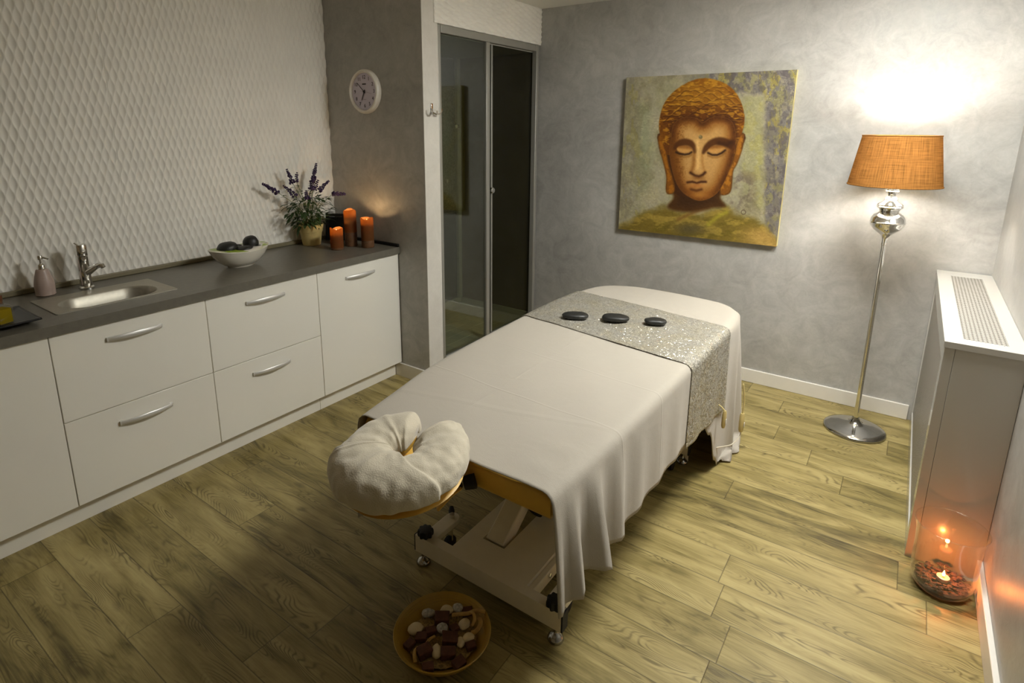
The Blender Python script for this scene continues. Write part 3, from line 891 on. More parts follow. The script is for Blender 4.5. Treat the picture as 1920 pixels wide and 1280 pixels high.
for si, (tp_, ft_) in enumerate(spikes):
    T, F = Vector(tp_), Vector(ft_)
    root = Vector((rng.uniform(-0.03, 0.03), rng.uniform(-0.03, 0.03), 0.112))
    mid = (root + F) / 2 + Vector((0, 0, 0.03)) + (F - root) * 0.05
    path = [tuple(root), tuple(root.lerp(mid, 0.5) + Vector((0, 0, 0.012))), tuple(mid), tuple(F), tuple(T)]
    stems.tube(path, [0.0018, 0.0017, 0.0016, 0.0014, 0.0008], 6)
    mb = MB()
    ax = (T - F)
    nn = max(3, int(ax.length / 0.009))
    for k in range(nn):
        t = k / max(1, nn - 1)
        c = F + ax * t
        rad = 0.0125 * (1 - 0.70 * t)
        for q in range(5):
            a = q * 2 * PI / 5 + k * 0.7
            u = ax.normalized().orthogonal().normalized(); v_ = ax.normalized().cross(u)
            if rng.random() < 0.18: continue
            js = rng.uniform(0.7, 1.35) * (1 - 0.45 * t)
            p = c + (u * math.cos(a) + v_ * math.sin(a)) * rad * rng.uniform(0.6, 1.35)
            mb.ball(tuple(p), 0.0062 * js, 0.0062 * js, 0.0070 * js, 6, 4, 0.4, si + k + q)
    mb.build('flower_spike', 'flower', pp, smooth=60)
    for k in range(7):
        t = rng.uniform(0.25, 0.95)
        b_ = mid.lerp(F, max(0, t * 2 - 1)) if t > 0.5 else root.lerp(mid, t * 2)
        a = rng.uniform(0, 2 * PI)
        leaf(b_, Vector((math.cos(a), math.sin(a), rng.uniform(-0.1, 0.6))), rng.uniform(0.03, 0.05), rng.uniform(0.006, 0.009))
for k in range(210):                       # the leafy cushion above the pot
    a = rng.uniform(0, 2 * PI); r_ = math.sqrt(rng.random()); zz = rng.uniform(0.125, 0.300)
    sc_ = 0.45 + 0.62 * math.sin(PI * min(1, (zz - 0.09) / 0.25))
    p = Vector((0.012 + 0.075 * r_ * math.cos(a) * sc_, -0.008 + 0.145 * r_ * math.sin(a) * sc_, zz))
    if p.x < -0.070: p.x = -0.070
    d = Vector((math.cos(a) + rng.uniform(-.5, .5), math.sin(a) + rng.uniform(-.5, .5), rng.uniform(-0.35, 0.55)))
    if p.x < -0.03 and d.x < 0: d.x = abs(d.x) * 0.2
    leaf(p, d, rng.uniform(0.034, 0.060), rng.uniform(0.007, 0.011))
    if k % 4 == 0:
        rt = Vector((rng.uniform(-0.04, 0.04), rng.uniform(-0.04, 0.04), 0.112))
        stems.tube([tuple(rt), tuple(rt.lerp(p, 0.6) + Vector((0, 0, 0.02))), tuple(p)], [0.0015, 0.0014, 0.001], 5)
leaf(Vector((-0.01, -0.07, 0.13)), Vector((0.2, -0.6, -0.9)), 0.06, 0.010)
leaf(Vector((0.0, -0.062, 0.135)), Vector((0.3, -0.9, -0.6)), 0.055, 0.010)
leaves.v = [(max(x, -0.094), y, z) for x, y, z in leaves.v]
stems.build('stems', 'stem', pp, smooth=180)
leaves.build('foliage', 'leaf', pp, smooth=180)

# ------------------------------------------------------------------ photo frame in the corner
pf = thing('photo_frame', 'black picture frame leaning in the corner behind the three candles', 'picture frame', (0.118, 2.262, 0.8606), math.radians(30))
# local: width along x, facing -y, leaning back
fr_ = MB()
W2, HT, bw = 0.066, 0.172, 0.020
for (x0, x1, z0, z1) in ((-W2, W2, 0, bw), (-W2, W2, HT - bw, HT), (-W2, -W2 + bw, bw, HT - bw), (W2 - bw, W2, bw, HT - bw)):
    fr_.box(x0, x1, -0.008, 0.008, z0, z1)
lean = Matrix.Rotation(math.radians(-8), 4, 'X')
fr_.xform(lean); fr_.v = [(x, y, z + 0.0013) for x, y, z in fr_.v]
fr_.build('moulding', 'black', pf, smooth=0)
pi_ = MB().box(-W2 + bw, W2 - bw, -0.002, 0.004, bw, HT - bw).xform(lean)
pi_.build('picture', 'black_gloss', pf, smooth=0)
MB().box(-0.02, 0.02, -0.002, 0.002, 0.0, 0.14).xform(Matrix.Translation((0, 0.050, 0.0003)) @ Matrix.Rotation(math.radians(13), 4, 'X')).build('easel_back', 'black', pf, smooth=0)

# ------------------------------------------------------------------ LED pillar candles
def candle(loc, h, r, label):
    c = thing('pillar_candle', label, 'candle', loc, 0, group='three lit brown pillar candles')
    zt_ = h
    n = 40
    body = MB()
    zr_ = max(0.012, h - 0.135)
    body.lathe([(0, 0), (r - 0.002, 0), (r, 0.003), (r, zr_), (r - 0.004, zr_), (0, zr_)], n)
    body.build('wax_body', 'wax', c, smooth=50)
    def rim(u, v):
        a = 2 * PI * u
        wz = 0.004 * math.sin(a * 2 + h * 40) + 0.003 * math.sin(a * 3 + 1)
        seq = [(r, 0), (r, 0.6), (r, 1.0), (r - 0.0035, 1.02), (r - 0.005, 0.9), (r - 0.005, 0.0)]
        rad, k = seq[int(round(v * 5))]
        return (rad * math.cos(a), rad * math.sin(a), zr_ + (h - zr_ + (wz if k > 0.8 else 0)) * k)
    MB().grid(rim, n, 6, close_u=True).build('wax_rim', 'wax_glow', c, smooth=60)
    fz = h - 0.030
    MB().lathe([(0.0, fz - 0.012), (r - 0.0055, fz - 0.010)], n).build('melt_pool', m_translucent('melted_wax', srgb(190, 130, 60), srgb(250, 200, 130), 0.7), c)
    MB().lathe([(0.0, fz - 0.010), (0.0045, fz - 0.004), (0.0058, fz + 0.004), (0.0042, fz + 0.012), (0.0018, fz + 0.020), (0.0, fz + 0.025)], 14).build('flame', 'flame', c)
    ld = bpy.data.lights.new('candle_light', 'POINT'); ld.energy = CANDLE_W; ld.color = (1.0, 0.64, 0.30); ld.shadow_soft_size = 0.006
    lo = bpy.data.objects.new('candle_light', ld); COL.objects.link(lo); lo.parent = c; lo.location = (0, 0, fz + 0.028)
candle((0.352, 2.082, 0.8604), 0.128, 0.0385, 'shortest of the three lit pillar candles, nearest the plant pot')
candle((0.335, 2.205, 0.8604), 0.222, 0.0375, 'tallest of the three lit pillar candles, at the back against the partition')
candle((0.452, 2.236, 0.8604), 0.180, 0.0385, 'middle-height lit pillar candle nearest the end of the worktop')

# ------------------------------------------------------------------ massage table
# outline of the padded top as covered by the sheet (front left corner, round the far end, to the front right corner)
OUT = [(1.800, 0.966), (1.762, 1.15), (1.722, 1.35), (1.698, 1.60), (1.680, 2.0), (1.672, 2.35), (1.690, 2.65), (1.750, 2.83), (1.900, 2.925), (2.09, 2.940), (2.28, 2.925),
       (2.440, 2.885), (2.530, 2.76), (2.545, 2.50), (2.540, 2.20), (2.536, 1.90), (2.530, 1.50), (2.522, 1.20), (2.510, 0.966)]
OC = cat_rom([(x, y, 0) for x, y in OUT], 12)
NO = len(OC)
ON = []
for i in range(NO):
    d = (OC[min(i + 1, NO - 1)] - OC[max(i - 1, 0)]).normalized()
    ON.append(Vector((-d.y, d.x, 0)) if True else None)
# orientation: walking left side -> far -> right side is clockwise seen from above, so the outside is to the left
ON = [Vector((n.x, n.y, 0)) for n in ON]
arc = [0.0]
for i in range(1, NO):
    arc.append(arc[-1] + (OC[i] - OC[i - 1]).length)
TOT = arc[-1]
ZS = 0.700
def lerp_tab(tab, x):
    if x <= tab[0][0]: return tab[0][1]
    for (a, va), (b_, vb) in zip(tab, tab[1:]):
        if x <= b_:
            t = (x - a) / (b_ - a)
            t = t * t * (3 - 2 * t)
            return va + (vb - va) * t
    return tab[-1][1]
# a = distance along the edge measured back from the front right corner
HANG = [(0.0, 0.362), (0.06, 0.345), (0.14, 0.325), (0.3, 0.350), (0.6, 0.352), (1.0, 0.352), (1.22, 0.362), (1.36, 0.47), (1.48, 0.66), (1.60, 0.78), (1.75, 0.88), (1.92, 0.96), (2.20, 0.98), (2.4, 0.70), (2.6, 0.62), (2.9, 0.62), (3.3, 0.42), (TOT, 0.40)]
FOLD = [(0.015, 0.018, 0.020), (0.085, 0.055, 0.028), (0.145, -0.006, 0.02), (0.205, 0.078, 0.034), (0.285, -0.004, 0.03), (0.36, 0.036, 0.036), (0.52, 0.016, 0.05), (0.70, 0.012, 0.05), (0.88, 0.010, 0.04),
        (1.72, 0.020, 0.04), (1.86, 0.045, 0.04), (1.98, 0.11, 0.07), (2.14, 0.03, 0.05), (2.4, 0.03, 0.05), (2.7, 0.04, 0.06), (3.0, 0.05, 0.06), (3.6, 0.02, 0.06), (4.1, 0.02, 0.07), (4.6, 0.03, 0.06)]
def skirt(i, q):
    """i: outline index, q: 0 at the table edge .. 1 at the hem"""
    a = TOT - arc[i]
    O = OC[i]; N = ON[i]
    L = lerp_tab(HANG, a)
    rr_ = 0.030
    s = q * L
    qa = rr_ * PI / 2
    if s < qa:
        th = s / rr_
        off = -rr_ + rr_ * math.sin(th); z = ZS - rr_ + rr_ * math.cos(th)
        dr = 0.0
    else:
        off = 0.0; z = ZS - rr_ - (s - qa); dr = (s - qa)
    disp = 0.0
    g = (dr / 0.36) ** 0.75 if dr > 0 else 0
    for (c, A, wd) in FOLD:
        disp += A * math.exp(-((a - c) / wd) ** 2)
    disp *= min(g, 1.5)
    disp += 0.022 * g * math.exp(-a / 0.20)
    p = O + N * (off + disp)
    if z < 0.006:
        ex = 0.006 - z
        p = p + Vector((0.16, -0.75, 0)) * ex
        z = 0.006 + 0.020 * math.sin(min(1, ex / 0.10) * PI) + 0.004 * abs(math.sin(ex * 60))
    return Vector((p.x, p.y, z))
def top_z(x, y):
    return ZS + 0.0022 * math.sin(x * 9 + y * 3.1) * math.sin(y * 5.3 + 1) - 0.0015 * math.sin(x * 23 + 2) * math.sin(y * 17)
verts = []; faces = []
NQ = 26; NR = 22
ncol = NR + NQ + 1
for i in range(NO):
    O = OC[i]; N = ON[i]
    edge = O - N * 0.030
    Om = OC[NO - 1 - i]
    sy = 0.5 * (min(max(O.y, 0.966), 2.50) + min(max(Om.y, 0.966), 2.50))
    spine = Vector((2.11, sy, 0))
    for k in range(NR):
        t = k / NR
        p = spine.lerp(edge, t)
        blend = min(1, (1 - t) * 6)
        zz = top_z(p.x, p.y) * blend + ZS * (1 - blend)
        # soft gathers running from the front right corner folds onto the top
        a = TOT - arc[i]
        if a < 0.6 and t > 0.4:
            wv = 0.0
            for (c, A, wd) in FOLD[:7]:
                wv += A * math.exp(-((a - c) / (wd * 1.2)) ** 2)
            zz += wv * 0.07 * ((t - 0.4) / 0.6) ** 2 * min(1, (1 - t) * 8)
        verts.append((p.x, p.y, zz))
    for k in range(NQ + 1):
        verts.append(tuple(skirt(i, k / NQ)))
for i in range(NO - 1):
    for k in range(ncol - 1):
        faces.append((i * ncol + k, (i + 1) * ncol + k, (i + 1) * ncol + k + 1, i * ncol + k + 1))
# the sheet's front edge sags slightly over the front of the pad
sheet_mb = MB().add(verts, faces)
sh_o = sheet_mb.build('bed_sheet', 'sheet', smooth=180, weld=True, solid=0.0022)
tag(sh_o, 'large white cotton sheet draped over the massage table down to the floor', 'sheet')
origin_to(sh_o, (2.11, 1.95, 0.0))

mt = thing('massage_table', 'massage table with yellow pad, white steel base and face cradle under a sheet', 'massage table', (2.11, 1.95, 0))
TL = Vector((2.11, 1.95, 0))
def mp_(mb, name, mat, parent=mt, **k):
    mb.v = [(x - TL.x, y - TL.y, z) for x, y, z in mb.v]
    return mb.build(name, mat, parent, **k)
# pad
pad = []
for i in range(0, NO, 3):
    p = OC[i] - ON[i] * 0.014
    pad.append((p.x, max(p.y, 0.984)))
pm_ = MB()
lv = [(0.000, 0.625), (0.006, 0.612), (0.0, 0.66), (0.0, 0.672), (0.012, 0.688), (0.035, 0.6935)]
cx_, cy_ = 2.11, 1.95
rings = []
for ins, zz in [(0.03, 0.606), (0.008, 0.612), (0.0, 0.628), (0.0, 0.668), (0.008, 0.684), (0.03, 0.692)]:
    rg = []
    for (x, y) in pad:
        d = Vector((cx_ - x, cy_ - y)); d.normalize()
        rg.append((x + d.x * ins, y + d.y * ins, zz))
    rings.append(rg)
n_ = len(pad); vs = [p for r in rings for p in r]; fs = []
for i in range(len(rings) - 1):
    for k in range(n_):
        fs.append((i * n_ + k, (i + 1) * n_ + k, (i + 1) * n_ + (k + 1) % n_, i * n_ + (k + 1) % n_))
fs.append(tuple(range(n_))); fs.append(tuple((len(rings) - 1) * n_ + k for k in range(n_ - 1, -1, -1)))
mp_(MB().add(vs, fs), 'pad', 'vinyl', smooth=60, weld=True)
mp_(MB().box(1.86, 2.36, 1.08, 2.80, 0.575, 0.606), 'top_frame', 'frame_white', bevel=0.006)
# floor frame
BZ0, BZ1 = 0.052, 0.120
base = MB()
base.box(1.812, 2.428, 1.190, 1.226, BZ0, BZ1)                 # front cross bar
base.box(1.812, 2.428, 2.420, 2.456, BZ0, BZ1)                 # rear cross bar
base.box(1.962, 2.026, 1.226, 2.420, BZ0 + 0.02, BZ1)          # central plate, left of the slot
base.box(2.121, 2.278, 1.226, 2.420, BZ0 + 0.02, BZ1)          # right of the slot
base.box(2.026, 2.121, 1.226, 1.322, BZ0 + 0.02, BZ1)
base.box(2.026, 2.121, 2.10, 2.420, BZ0 + 0.02, BZ1)
mp_(base, 'base_frame', 'frame_white', smooth=0)
mp_(MB().box(2.278, 2.300, 1.230, 2.416, BZ0 + 0.01, BZ1 - 0.012), 'side_flange', 'frame_white', bevel=0.003)
mp_(MB().lathe([(0, 0), (0.009, 0), (0.009, 0.004), (0.005, 0.006), (0, 0.006)], 14).xform(Matrix.Translation((2.300, 1.34, 0.090)) @ Matrix.Rotation(PI / 2, 4, 'Y')), 'bolt', 'chrome')
# caster bracket with rounded end
def bracket(x0, x1, yb, ye, z0, z1):
    poly = [(x0, yb), (x1, yb)]
    r = (x1 - x0) / 2; xc = (x0 + x1) / 2
    for k in range(9):
        a = PI * k / 8
        poly.append((xc + r * math.cos(a), ye - r + r * math.sin(a)))
    return MB().prism(poly, z0, z1)
for (x0, x1, yb, ye) in ((1.832, 1.888, 1.226, 1.375), (2.356, 2.420, 1.226, 1.375)):
    mp_(bracket(x0, x1, yb, ye, BZ1 - 0.022, BZ1), 'caster_bracket', 'frame_white', smooth=30, bevel=0.002)
for (x0, x1, yb, ye) in ((1.832, 1.888, 2.42, 2.29), (2.356, 2.420, 2.42, 2.29)):
    mp_(MB().box(x0, x1, ye, yb, BZ1 - 0.022, BZ1), 'caster_bracket', 'frame_white', smooth=0, bevel=0.006)
def caster(x, y, dx, dy):
    c = mp_(MB().tube([(x, y, 0.092), (x, y, 0.135)], 0.010, 12).lathe([(0, 0.092), (0.024, 0.092), (0.024, 0.097), (0, 0.097)], 18, x, y, 0).box(x - 0.014 + dx, x + 0.014 + dx, y - 0.004 + dy, y + 0.004 + dy, 0.045, 0.092), 'caster_fork', 'chrome')
    wl = MB().lathe([(0, -0.013), (0.018, -0.013), (0.028, -0.010), (0.030, 0.0), (0.028, 0.010), (0.018, 0.013), (0, 0.013)], 24)
    wl.xform(Matrix.Translation((x + dx * 1.0 - 0.0, y + dy, 0.0305)) @ Matrix.Rotation(PI / 2, 4, 'Y') @ Matrix.Rotation(0.0, 4, 'X'))
    mp_(wl, 'caster_wheel', 'rubber', c)
    mp_(MB().tube([(x - 0.002, y, 0.095), (x - 0.028, y + 0.030, 0.118), (x - 0.040, y + 0.044, 0.124)], [0.008, 0.012, 0.008], 8, flat=0.5), 'brake_pedal', 'rubber', c)
caster(1.860, 1.345, 0.010, -0.028)
caster(1.860, 2.318, 0.010, 0.028)
caster(2.388, 1.345, -0.010, -0.028)
caster(2.388, 2.318, -0.010, 0.028)
for (x, y) in ((1.834, 1.208), (2.402, 1.208), (1.834, 2.438), (2.402, 2.438)):
    mp_(MB().lathe([(0.0, 0.0), (0.026, 0.0), (0.027, 0.004), (0.024, 0.012), (0.015, 0.021), (0.008, 0.026), (0.0065, 0.030), (0.0065, BZ0 + 0.004)], 24, x, y, 0), 'levelling_foot', 'chrome_dark')
for (x, y) in ((1.850, 1.206), (2.398, 1.206), (1.850, 2.438), (2.398, 2.438)):
    prof = []
    mb = MB()
    def knobf(u, v, x=x, y=y):
        a = 2 * PI * u
        R = 0.027 + 0.003 * math.cos(8 * a)
        seq = [(0.3, 0.001), (0.5, 0.001), (0.95, 0.006), (1.0, 0.012), (1.0, 0.024), (0.92, 0.031), (0.5, 0.033), (0.0, 0.033)]
        k, zz = seq[int(round(v * 7))]
        return (x + R * k * math.cos(a), y + R * k * math.sin(a), BZ1 + zz)
    mb.grid(knobf, 48, 8, close_u=True)
    mp_(mb, 'star_knob', 'rubber', smooth=50)
for (xa, xb) in ((1.806, 1.812), (2.428, 2.434)):
    for (ya, yb) in ((1.190, 1.226), (2.420, 2.456)):
        mp_(MB().box(xa, xb, ya, yb, BZ0, BZ1), 'end_cap', 'rubber', bevel=0.002)
# lifting arms
arm = MB().box(-0.038, 0.038, 0.0, 0.86, -0.030, 0.030)
arm.xform(Matrix.Translation((2.073, 1.345, 0.098)) @ Matrix.Rotation(math.radians(35), 4, 'X'))
mp_(arm, 'lift_arm', 'frame_white', bevel=0.005)
arm = MB().box(-0.03, 0.03, 0.0, 0.78, -0.022, 0.022)
arm.xform(Matrix.Translation((2.20, 2.30, 0.14)) @ Matrix.Rotation(math.radians(180 - 36), 4, 'X'))
mp_(arm, 'lift_arm', 'frame_white', bevel=0.005)
mp_(MB().tube([(2.14, 1.50, 0.17), (2.14, 2.15, 0.50)], [0.028, 0.020], 16), 'lift_motor', 'rubber')
mp_(MB().box(2.402, 2.426, 2.445, 2.451, 0.004, 0.30), 'foot_strut', 'frame_white', bevel=0.001)
# face cradle: yellow horseshoe cushion on two rods
HC = Vector((2.126, 0.838, 0.742))
OPEN = math.radians(100)                      # opening looks towards the pad
TILT = Matrix.Rotation(math.radians(5), 4, 'X')
def shoe(th, ring, tub, za, zsc=1.0, phi=0.0, extra=0.0):
    pass
def horseshoe(R, a_r, a_z, gap, z_off, n=72, m=20, disp=None, power=1.0):
    mb = MB()
    def fn(u, v):
        t = v
        th = OPEN + gap + (2 * PI - 2 * gap) * t
        e = min(t, 1 - t) * (2 * PI - 2 * gap) * R
        k = 1.0
        er = a_r * 0.9
        if e < er:
            k = math.sqrt(max(0.0, 1 - (1 - e / er) ** 2)) * 0.96 + 0.04
        ph = 2 * PI * u
        c, s = math.cos(ph), math.sin(ph)
        c = math.copysign(abs(c) ** power, c); s = math.copysign(abs(s) ** power, s)
        d = disp(th, ph, t) if disp else 0.0
        rad = R + (a_r + d) * k * c
        p = Vector((rad * math.cos(th), rad * math.sin(th) * 1.06, z_off + (a_z + d) * k * s))
        p = TILT @ p
        return tuple(HC + p)
    mb.grid(lambda u, v: fn(u, v), m, n, close_u=True)
    mb.f.append(tuple(range(m))); mb.f.append(tuple((n - 1) * m + k for k in range(m - 1, -1, -1)))
    return mb
mp_(horseshoe(0.103, 0.060, 0.044, 0.28, -0.020, 64, 18), 'face_cradle', 'vinyl', smooth=60)
mp_(horseshoe(0.103, 0.052, 0.010, 0.34, -0.070, 48, 12), 'cradle_plate', 'vinyl', smooth=60)
for dx in (-0.055, 0.055):
    mp_(MB().tube([(2.125 + dx, 0.90, 0.650), (2.125 + dx, 1.12, 0.598)], 0.008, 10), 'cradle_rod', 'chrome')
lv_ = mp_(MB().tube([(2.232, 0.952, 0.622), (2.210, 0.935, 0.602), (2.190, 0.925, 0.575), (2.176, 0.918, 0.552)], [0.010, 0.014, 0.016, 0.013], 10, flat=0.5), 'cradle_lever', 'vinyl', smooth=50)
mp_(MB().tube([(2.225, 0.955, 0.628), (2.205, 0.94, 0.606)], 0.012, 10), 'lever_hinge', 'black', lv_)
mp_(MB().tube([(2.238, 0.960, 0.632), (2.262, 0.975, 0.640)], [0.019, 0.021], 16), 'clamp_knob', 'rubber')
# fleece cover on the cradle: top-level, it can be pulled off
def cov_d(th, ph, t):
    d = 0.004 * mnoise.noise(Vector((math.cos(th) * 3, math.sin(th) * 3, math.sin(ph) * 1.4)))
    rq = 0.9 + 0.6 * math.cos(ph)
    d += 0.0030 * mnoise.noise(Vector((math.cos(th) * 5 * rq, math.sin(th) * 5 * rq, math.sin(ph) * 2.5 + 4)))
    # overlapping flap towards the room
    dg = (math.degrees(th) - 100) % 360
    edge = 224 + 20 * math.cos(ph)
    f = 1 / (1 + math.exp(-(edge - dg) / 0.45))
    f2 = 1 / (1 + math.exp(-(dg - (112 + 6 * math.sin(ph))) / 0.5))
    d += 0.013 * f * f2
    # hem welts
    d += 0.0035 * math.exp(-((dg - (112 + 6 * math.sin(ph)) - 9) / 2.0) ** 2) + 0.0025 * math.exp(-((dg - 330) / 1.6) ** 2) + 0.0025 * math.exp(-((dg - 336) / 1.4) ** 2)
    d += 0.004 * math.exp(-((dg - 45 - 10 * math.sin(ph)) / 5.0) ** 2)
    return d
def cover():
    mb = MB()
    gap = 0.22; R = 0.104; n, m = 260, 60
    def fn(u, v):
        th = OPEN + gap + (2 * PI - 2 * gap) * v
        e = min(v, 1 - v) * (2 * PI - 2 * gap) * R
        er = 0.030
        k = 1.0
        if e < er: k = 0.10 + 0.90 * math.sqrt(max(0.0, 1 - (1 - e / er) ** 2))
        dg = (math.degrees(th) - 100) % 360
        low = -0.34 - 0.14 * math.sin(math.radians(dg) * 1.5) - 0.10 * math.sin(math.radians(dg) * 4 + 1)
        ph = low + (PI + 0.06 - low) * u
        c, s = math.cos(ph), math.sin(ph)
        c = math.copysign(abs(c) ** 0.85, c); s = math.copysign(abs(s) ** 0.85, s)
        d = cov_d(th, ph, v)
        rad = R + (0.072 + d) * k * c
        p = Vector((rad * math.cos(th), rad * math.sin(th) * 1.04, -0.010 + (0.050 + d) * k * s))
        return tuple(HC + TILT @ p)
    mb.grid(fn, m, n)
    return mb
cv = cover().build('face_cradle_cover', 'terry', smooth=180, solid=0.003)
origin_to(cv, tuple(HC))
tag(cv, 'white fleece cover wrapped round the horseshoe headrest of the massage table', 'cover')

# ------------------------------------------------------------------ silver runner across the sheet
def edge_at(y, right):
    best = None
    half = range(NO // 2, NO - 1) if right else range(0, NO // 2)
    for i in half:
        a, b_ = OC[i], OC[i + 1]
        if (a.y - y) * (b_.y - y) <= 0 and abs(a.y - b_.y) > 1e-6:
            return i + (y - a.y) / (b_.y - a.y)
    return None
def skirt_f(fi, s_len):
    i = int(fi); t = fi - i
    def one(j):
        L = lerp_tab(HANG, TOT - arc[j])
        return skirt(j, min(1.0, s_len / L)), ON[j]
    p0, n0 = one(i); p1, n1 = one(min(i + 1, NO - 1))
    return p0.lerp(p1, t), n0.lerp(n1, t)
RL, RT_, RRt = 0.10, 90, 0.368
def runner_fn(u, v):
    # u across the bed (left hang - top - right hang), v along the bed
    total = RL + 0.83 + RRt
    s = u * total
    w = (v - 0.5) * 0.53
    lift = 0.0036
    if s < RL:
        y = 2.36 + w
        fi = edge_at(y, False)
        p, n = skirt_f(fi, RL - s)
        return tuple(p + n * lift + Vector((0, 0, 0.003)))
    if s < RL + 0.83:
        t = (s - RL) / 0.83
        y = 2.36 - 0.125 * t + w
        xl = edge_at(2.36 + w, False); xr = edge_at(2.235 + w, True)
        pl = skirt_f(xl, 0.0)[0].x; pr = skirt_f(xr, 0.0)[0].x
        x = pl + (pr - pl) * t
        z = top_z(x, y) + lift + 0.003 * mnoise.noise(Vector((x * 9, y * 9, 1.0))) + 0.0015
        z = max(z, ZS + 0.0045)
        return (x, y, z)
    y = 2.235 + w
    fi = edge_at(y, True)
    sl = s - RL - 0.83
    sl *= 1.0 + 0.12 * v
    p, n = skirt_f(fi, min(sl, 0.345))
    dr = max(0, sl - 0.05)
    p = p + n * (lift + 0.007 * (dr / 0.3) * (0.5 + 0.5 * math.sin(w * 30 + 0.6))) + Vector((0, 0, 0.002))
    if sl > 0.345: p.z -= (sl - 0.345)
    return tuple(p)
rn = MB().grid(runner_fn, 200, 90).build('table_runner', 'runner', smooth=180, solid=0.002)
origin_to(rn, (2.11, 2.29, ZS))
tag(rn, 'shimmering silver runner laid across the foot of the white sheet', 'runner')

# three stones on the runner
for i, (x, y, rx, ry, rzz, rot, lb) in enumerate((
        (1.920, 2.185, 0.060, 0.038, 0.0150, 0.55, 'flat black massage stone on the silver runner, the one farthest from the lamp'),
        (2.090, 2.262, 0.062, 0.040, 0.0160, 0.50, 'flat black massage stone lying between the other two on the silver runner'),
        (2.258, 2.326, 0.049, 0.033, 0.0150, 0.52, 'smallest flat black massage stone on the silver runner, nearest the lamp'))):
    o = MB().ball((0, 0, 0), rx, ry, rzz, 32, 16, 0.10, i + 21, 0.80).build('massage_stone', 'stone', smooth=180)
    o.location = (x, y, ZS + 0.0075 + rzz + 0.001); o.rotation_euler = (0, 0, rot)
    tag(o, lb, 'stone', 'three massage stones on the silver runner')

# hand controls hanging at the foot end
def handset(loc, ln, r, mat, label, cord, cap=True):
    h = thing('hand_control', label, 'remote control', loc, 0, group='corded hand controls hanging at the foot of the bed')
    MB().tube([(0, 0, -ln / 2), (0, 0, -ln / 2 + 0.012), (0, 0, 0), (0, 0, ln / 2 - 0.012), (0, 0, ln / 2)], [r * 0.72, r, r * 1.04, r, r * 0.7], 16, flat=0.8).build('casing', mat, h, smooth=50)
    MB().box(r * 0.90, r * 1.10, -0.006, 0.006, -0.02, 0.004).build('button', 'white_trim', h, bevel=0.002)
    for nm, pts, rad, m2 in cord:
        MB().tube(cat_rom(pts, 6), rad, 8).build(nm, m2, h, smooth=180)
handset((2.612, 2.640, 0.190), 0.098, 0.0125, 'handset', 'beige hand control on a cord beside the white sheet at the foot of the bed',
        [('cord', [(0, 0, 0.048), (0.001, 0.003, 0.085), (0.0, 0.006, 0.12), (-0.012, 0.002, 0.20)], 0.0035, 'handset'),
         ('cord', [(0, 0, -0.048), (-0.002, -0.006, -0.075), (-0.02, -0.06, -0.095), (-0.04, -0.12, -0.085), (-0.07, -0.19, -0.07)], 0.0028, 'cord')])
handset((2.580, 2.405, 0.300), 0.085, 0.010, 'handset', 'shorter dull green-beige hand control hanging half hidden under the silver runner',
        [('cord', [(0, 0, 0.042), (-0.016, 0.001, 0.056), (-0.036, 0.0, 0.072), (-0.042, 0.0, 0.12)], 0.003, 'handset')])

# ------------------------------------------------------------------ painting
def vnoise(x, y, seed=0):
    xi = np.floor(x).astype(np.int64); yi = np.floor(y).astype(np.int64)
    fx = x - xi; fy = y - yi
    fx = fx * fx * (3 - 2 * fx); fy = fy * fy * (3 - 2 * fy)
    def h(a, b):
        n = (a * 374761393 + b * 668265263 + seed * 144665) & 0x7fffffff
        n = ((n ^ (n >> 13)) * 1274126177) & 0x7fffffff
        return ((n ^ (n >> 16)) & 0xffff) / 65535.0
    return (h(xi, yi) * (1 - fx) + h(xi + 1, yi) * fx) * (1 - fy) + (h(xi, yi + 1) * (1 - fx) + h(xi + 1, yi + 1) * fx) * fy
def fbm(x, y, seed=0, oct=4):
    s = 0; a = 0.5; t = 0
    for o in range(oct):
        s = s + a * vnoise(x * 2 ** o, y * 2 ** o, seed + o * 7); t += a; a *= 0.55
    return s / t
def sdist(px, py, poly):
    """signed distance to a closed polygon, positive inside"""
    P = np.array([(p[0], p[1]) for p in poly], float)
    d = np.full(px.shape, 1e9); ins = np.zeros(px.shape, bool)
    for i in range(len(P)):
        a = P[i]; b = P[(i + 1) % len(P)]
        e = b - a; wx = px - a[0]; wy = py - a[1]
        t = np.clip((wx * e[0] + wy * e[1]) / max(1e-9, e @ e), 0, 1)
        d = np.minimum(d, (wx - e[0] * t) ** 2 + (wy - e[1] * t) ** 2)
        c = ((a[1] > py) != (b[1] > py)) & (px < (b[0] - a[0]) * (py - a[1]) / (b[1] - a[1] + 1e-12) + a[0])
        ins ^= c
    d = np.sqrt(d)
    return np.where(ins, d, -d)
def ldist(px, py, pts):
    P = np.array([(p[0], p[1]) for p in pts], float)
    d = np.full(px.shape, 1e9)
    for i in range(len(P) - 1):
        a = P[i]; e = P[i + 1] - a; wx = px - a[0]; wy = py - a[1]
        t = np.clip((wx * e[0] + wy * e[1]) / max(1e-9, e @ e), 0, 1)
        d = np.minimum(d, (wx - e[0] * t) ** 2 + (wy - e[1] * t) ** 2)
    return np.sqrt(d)
def sm(pts, per=6, closed=True):
    return [(p.x, p.y) for p in cat_rom([(a, b, 0) for a, b in pts], per, closed)]
def ss(a, b, x):
    t = np.clip((x - a) / (b - a), 0, 1)
    return t * t * (3 - 2 * t)

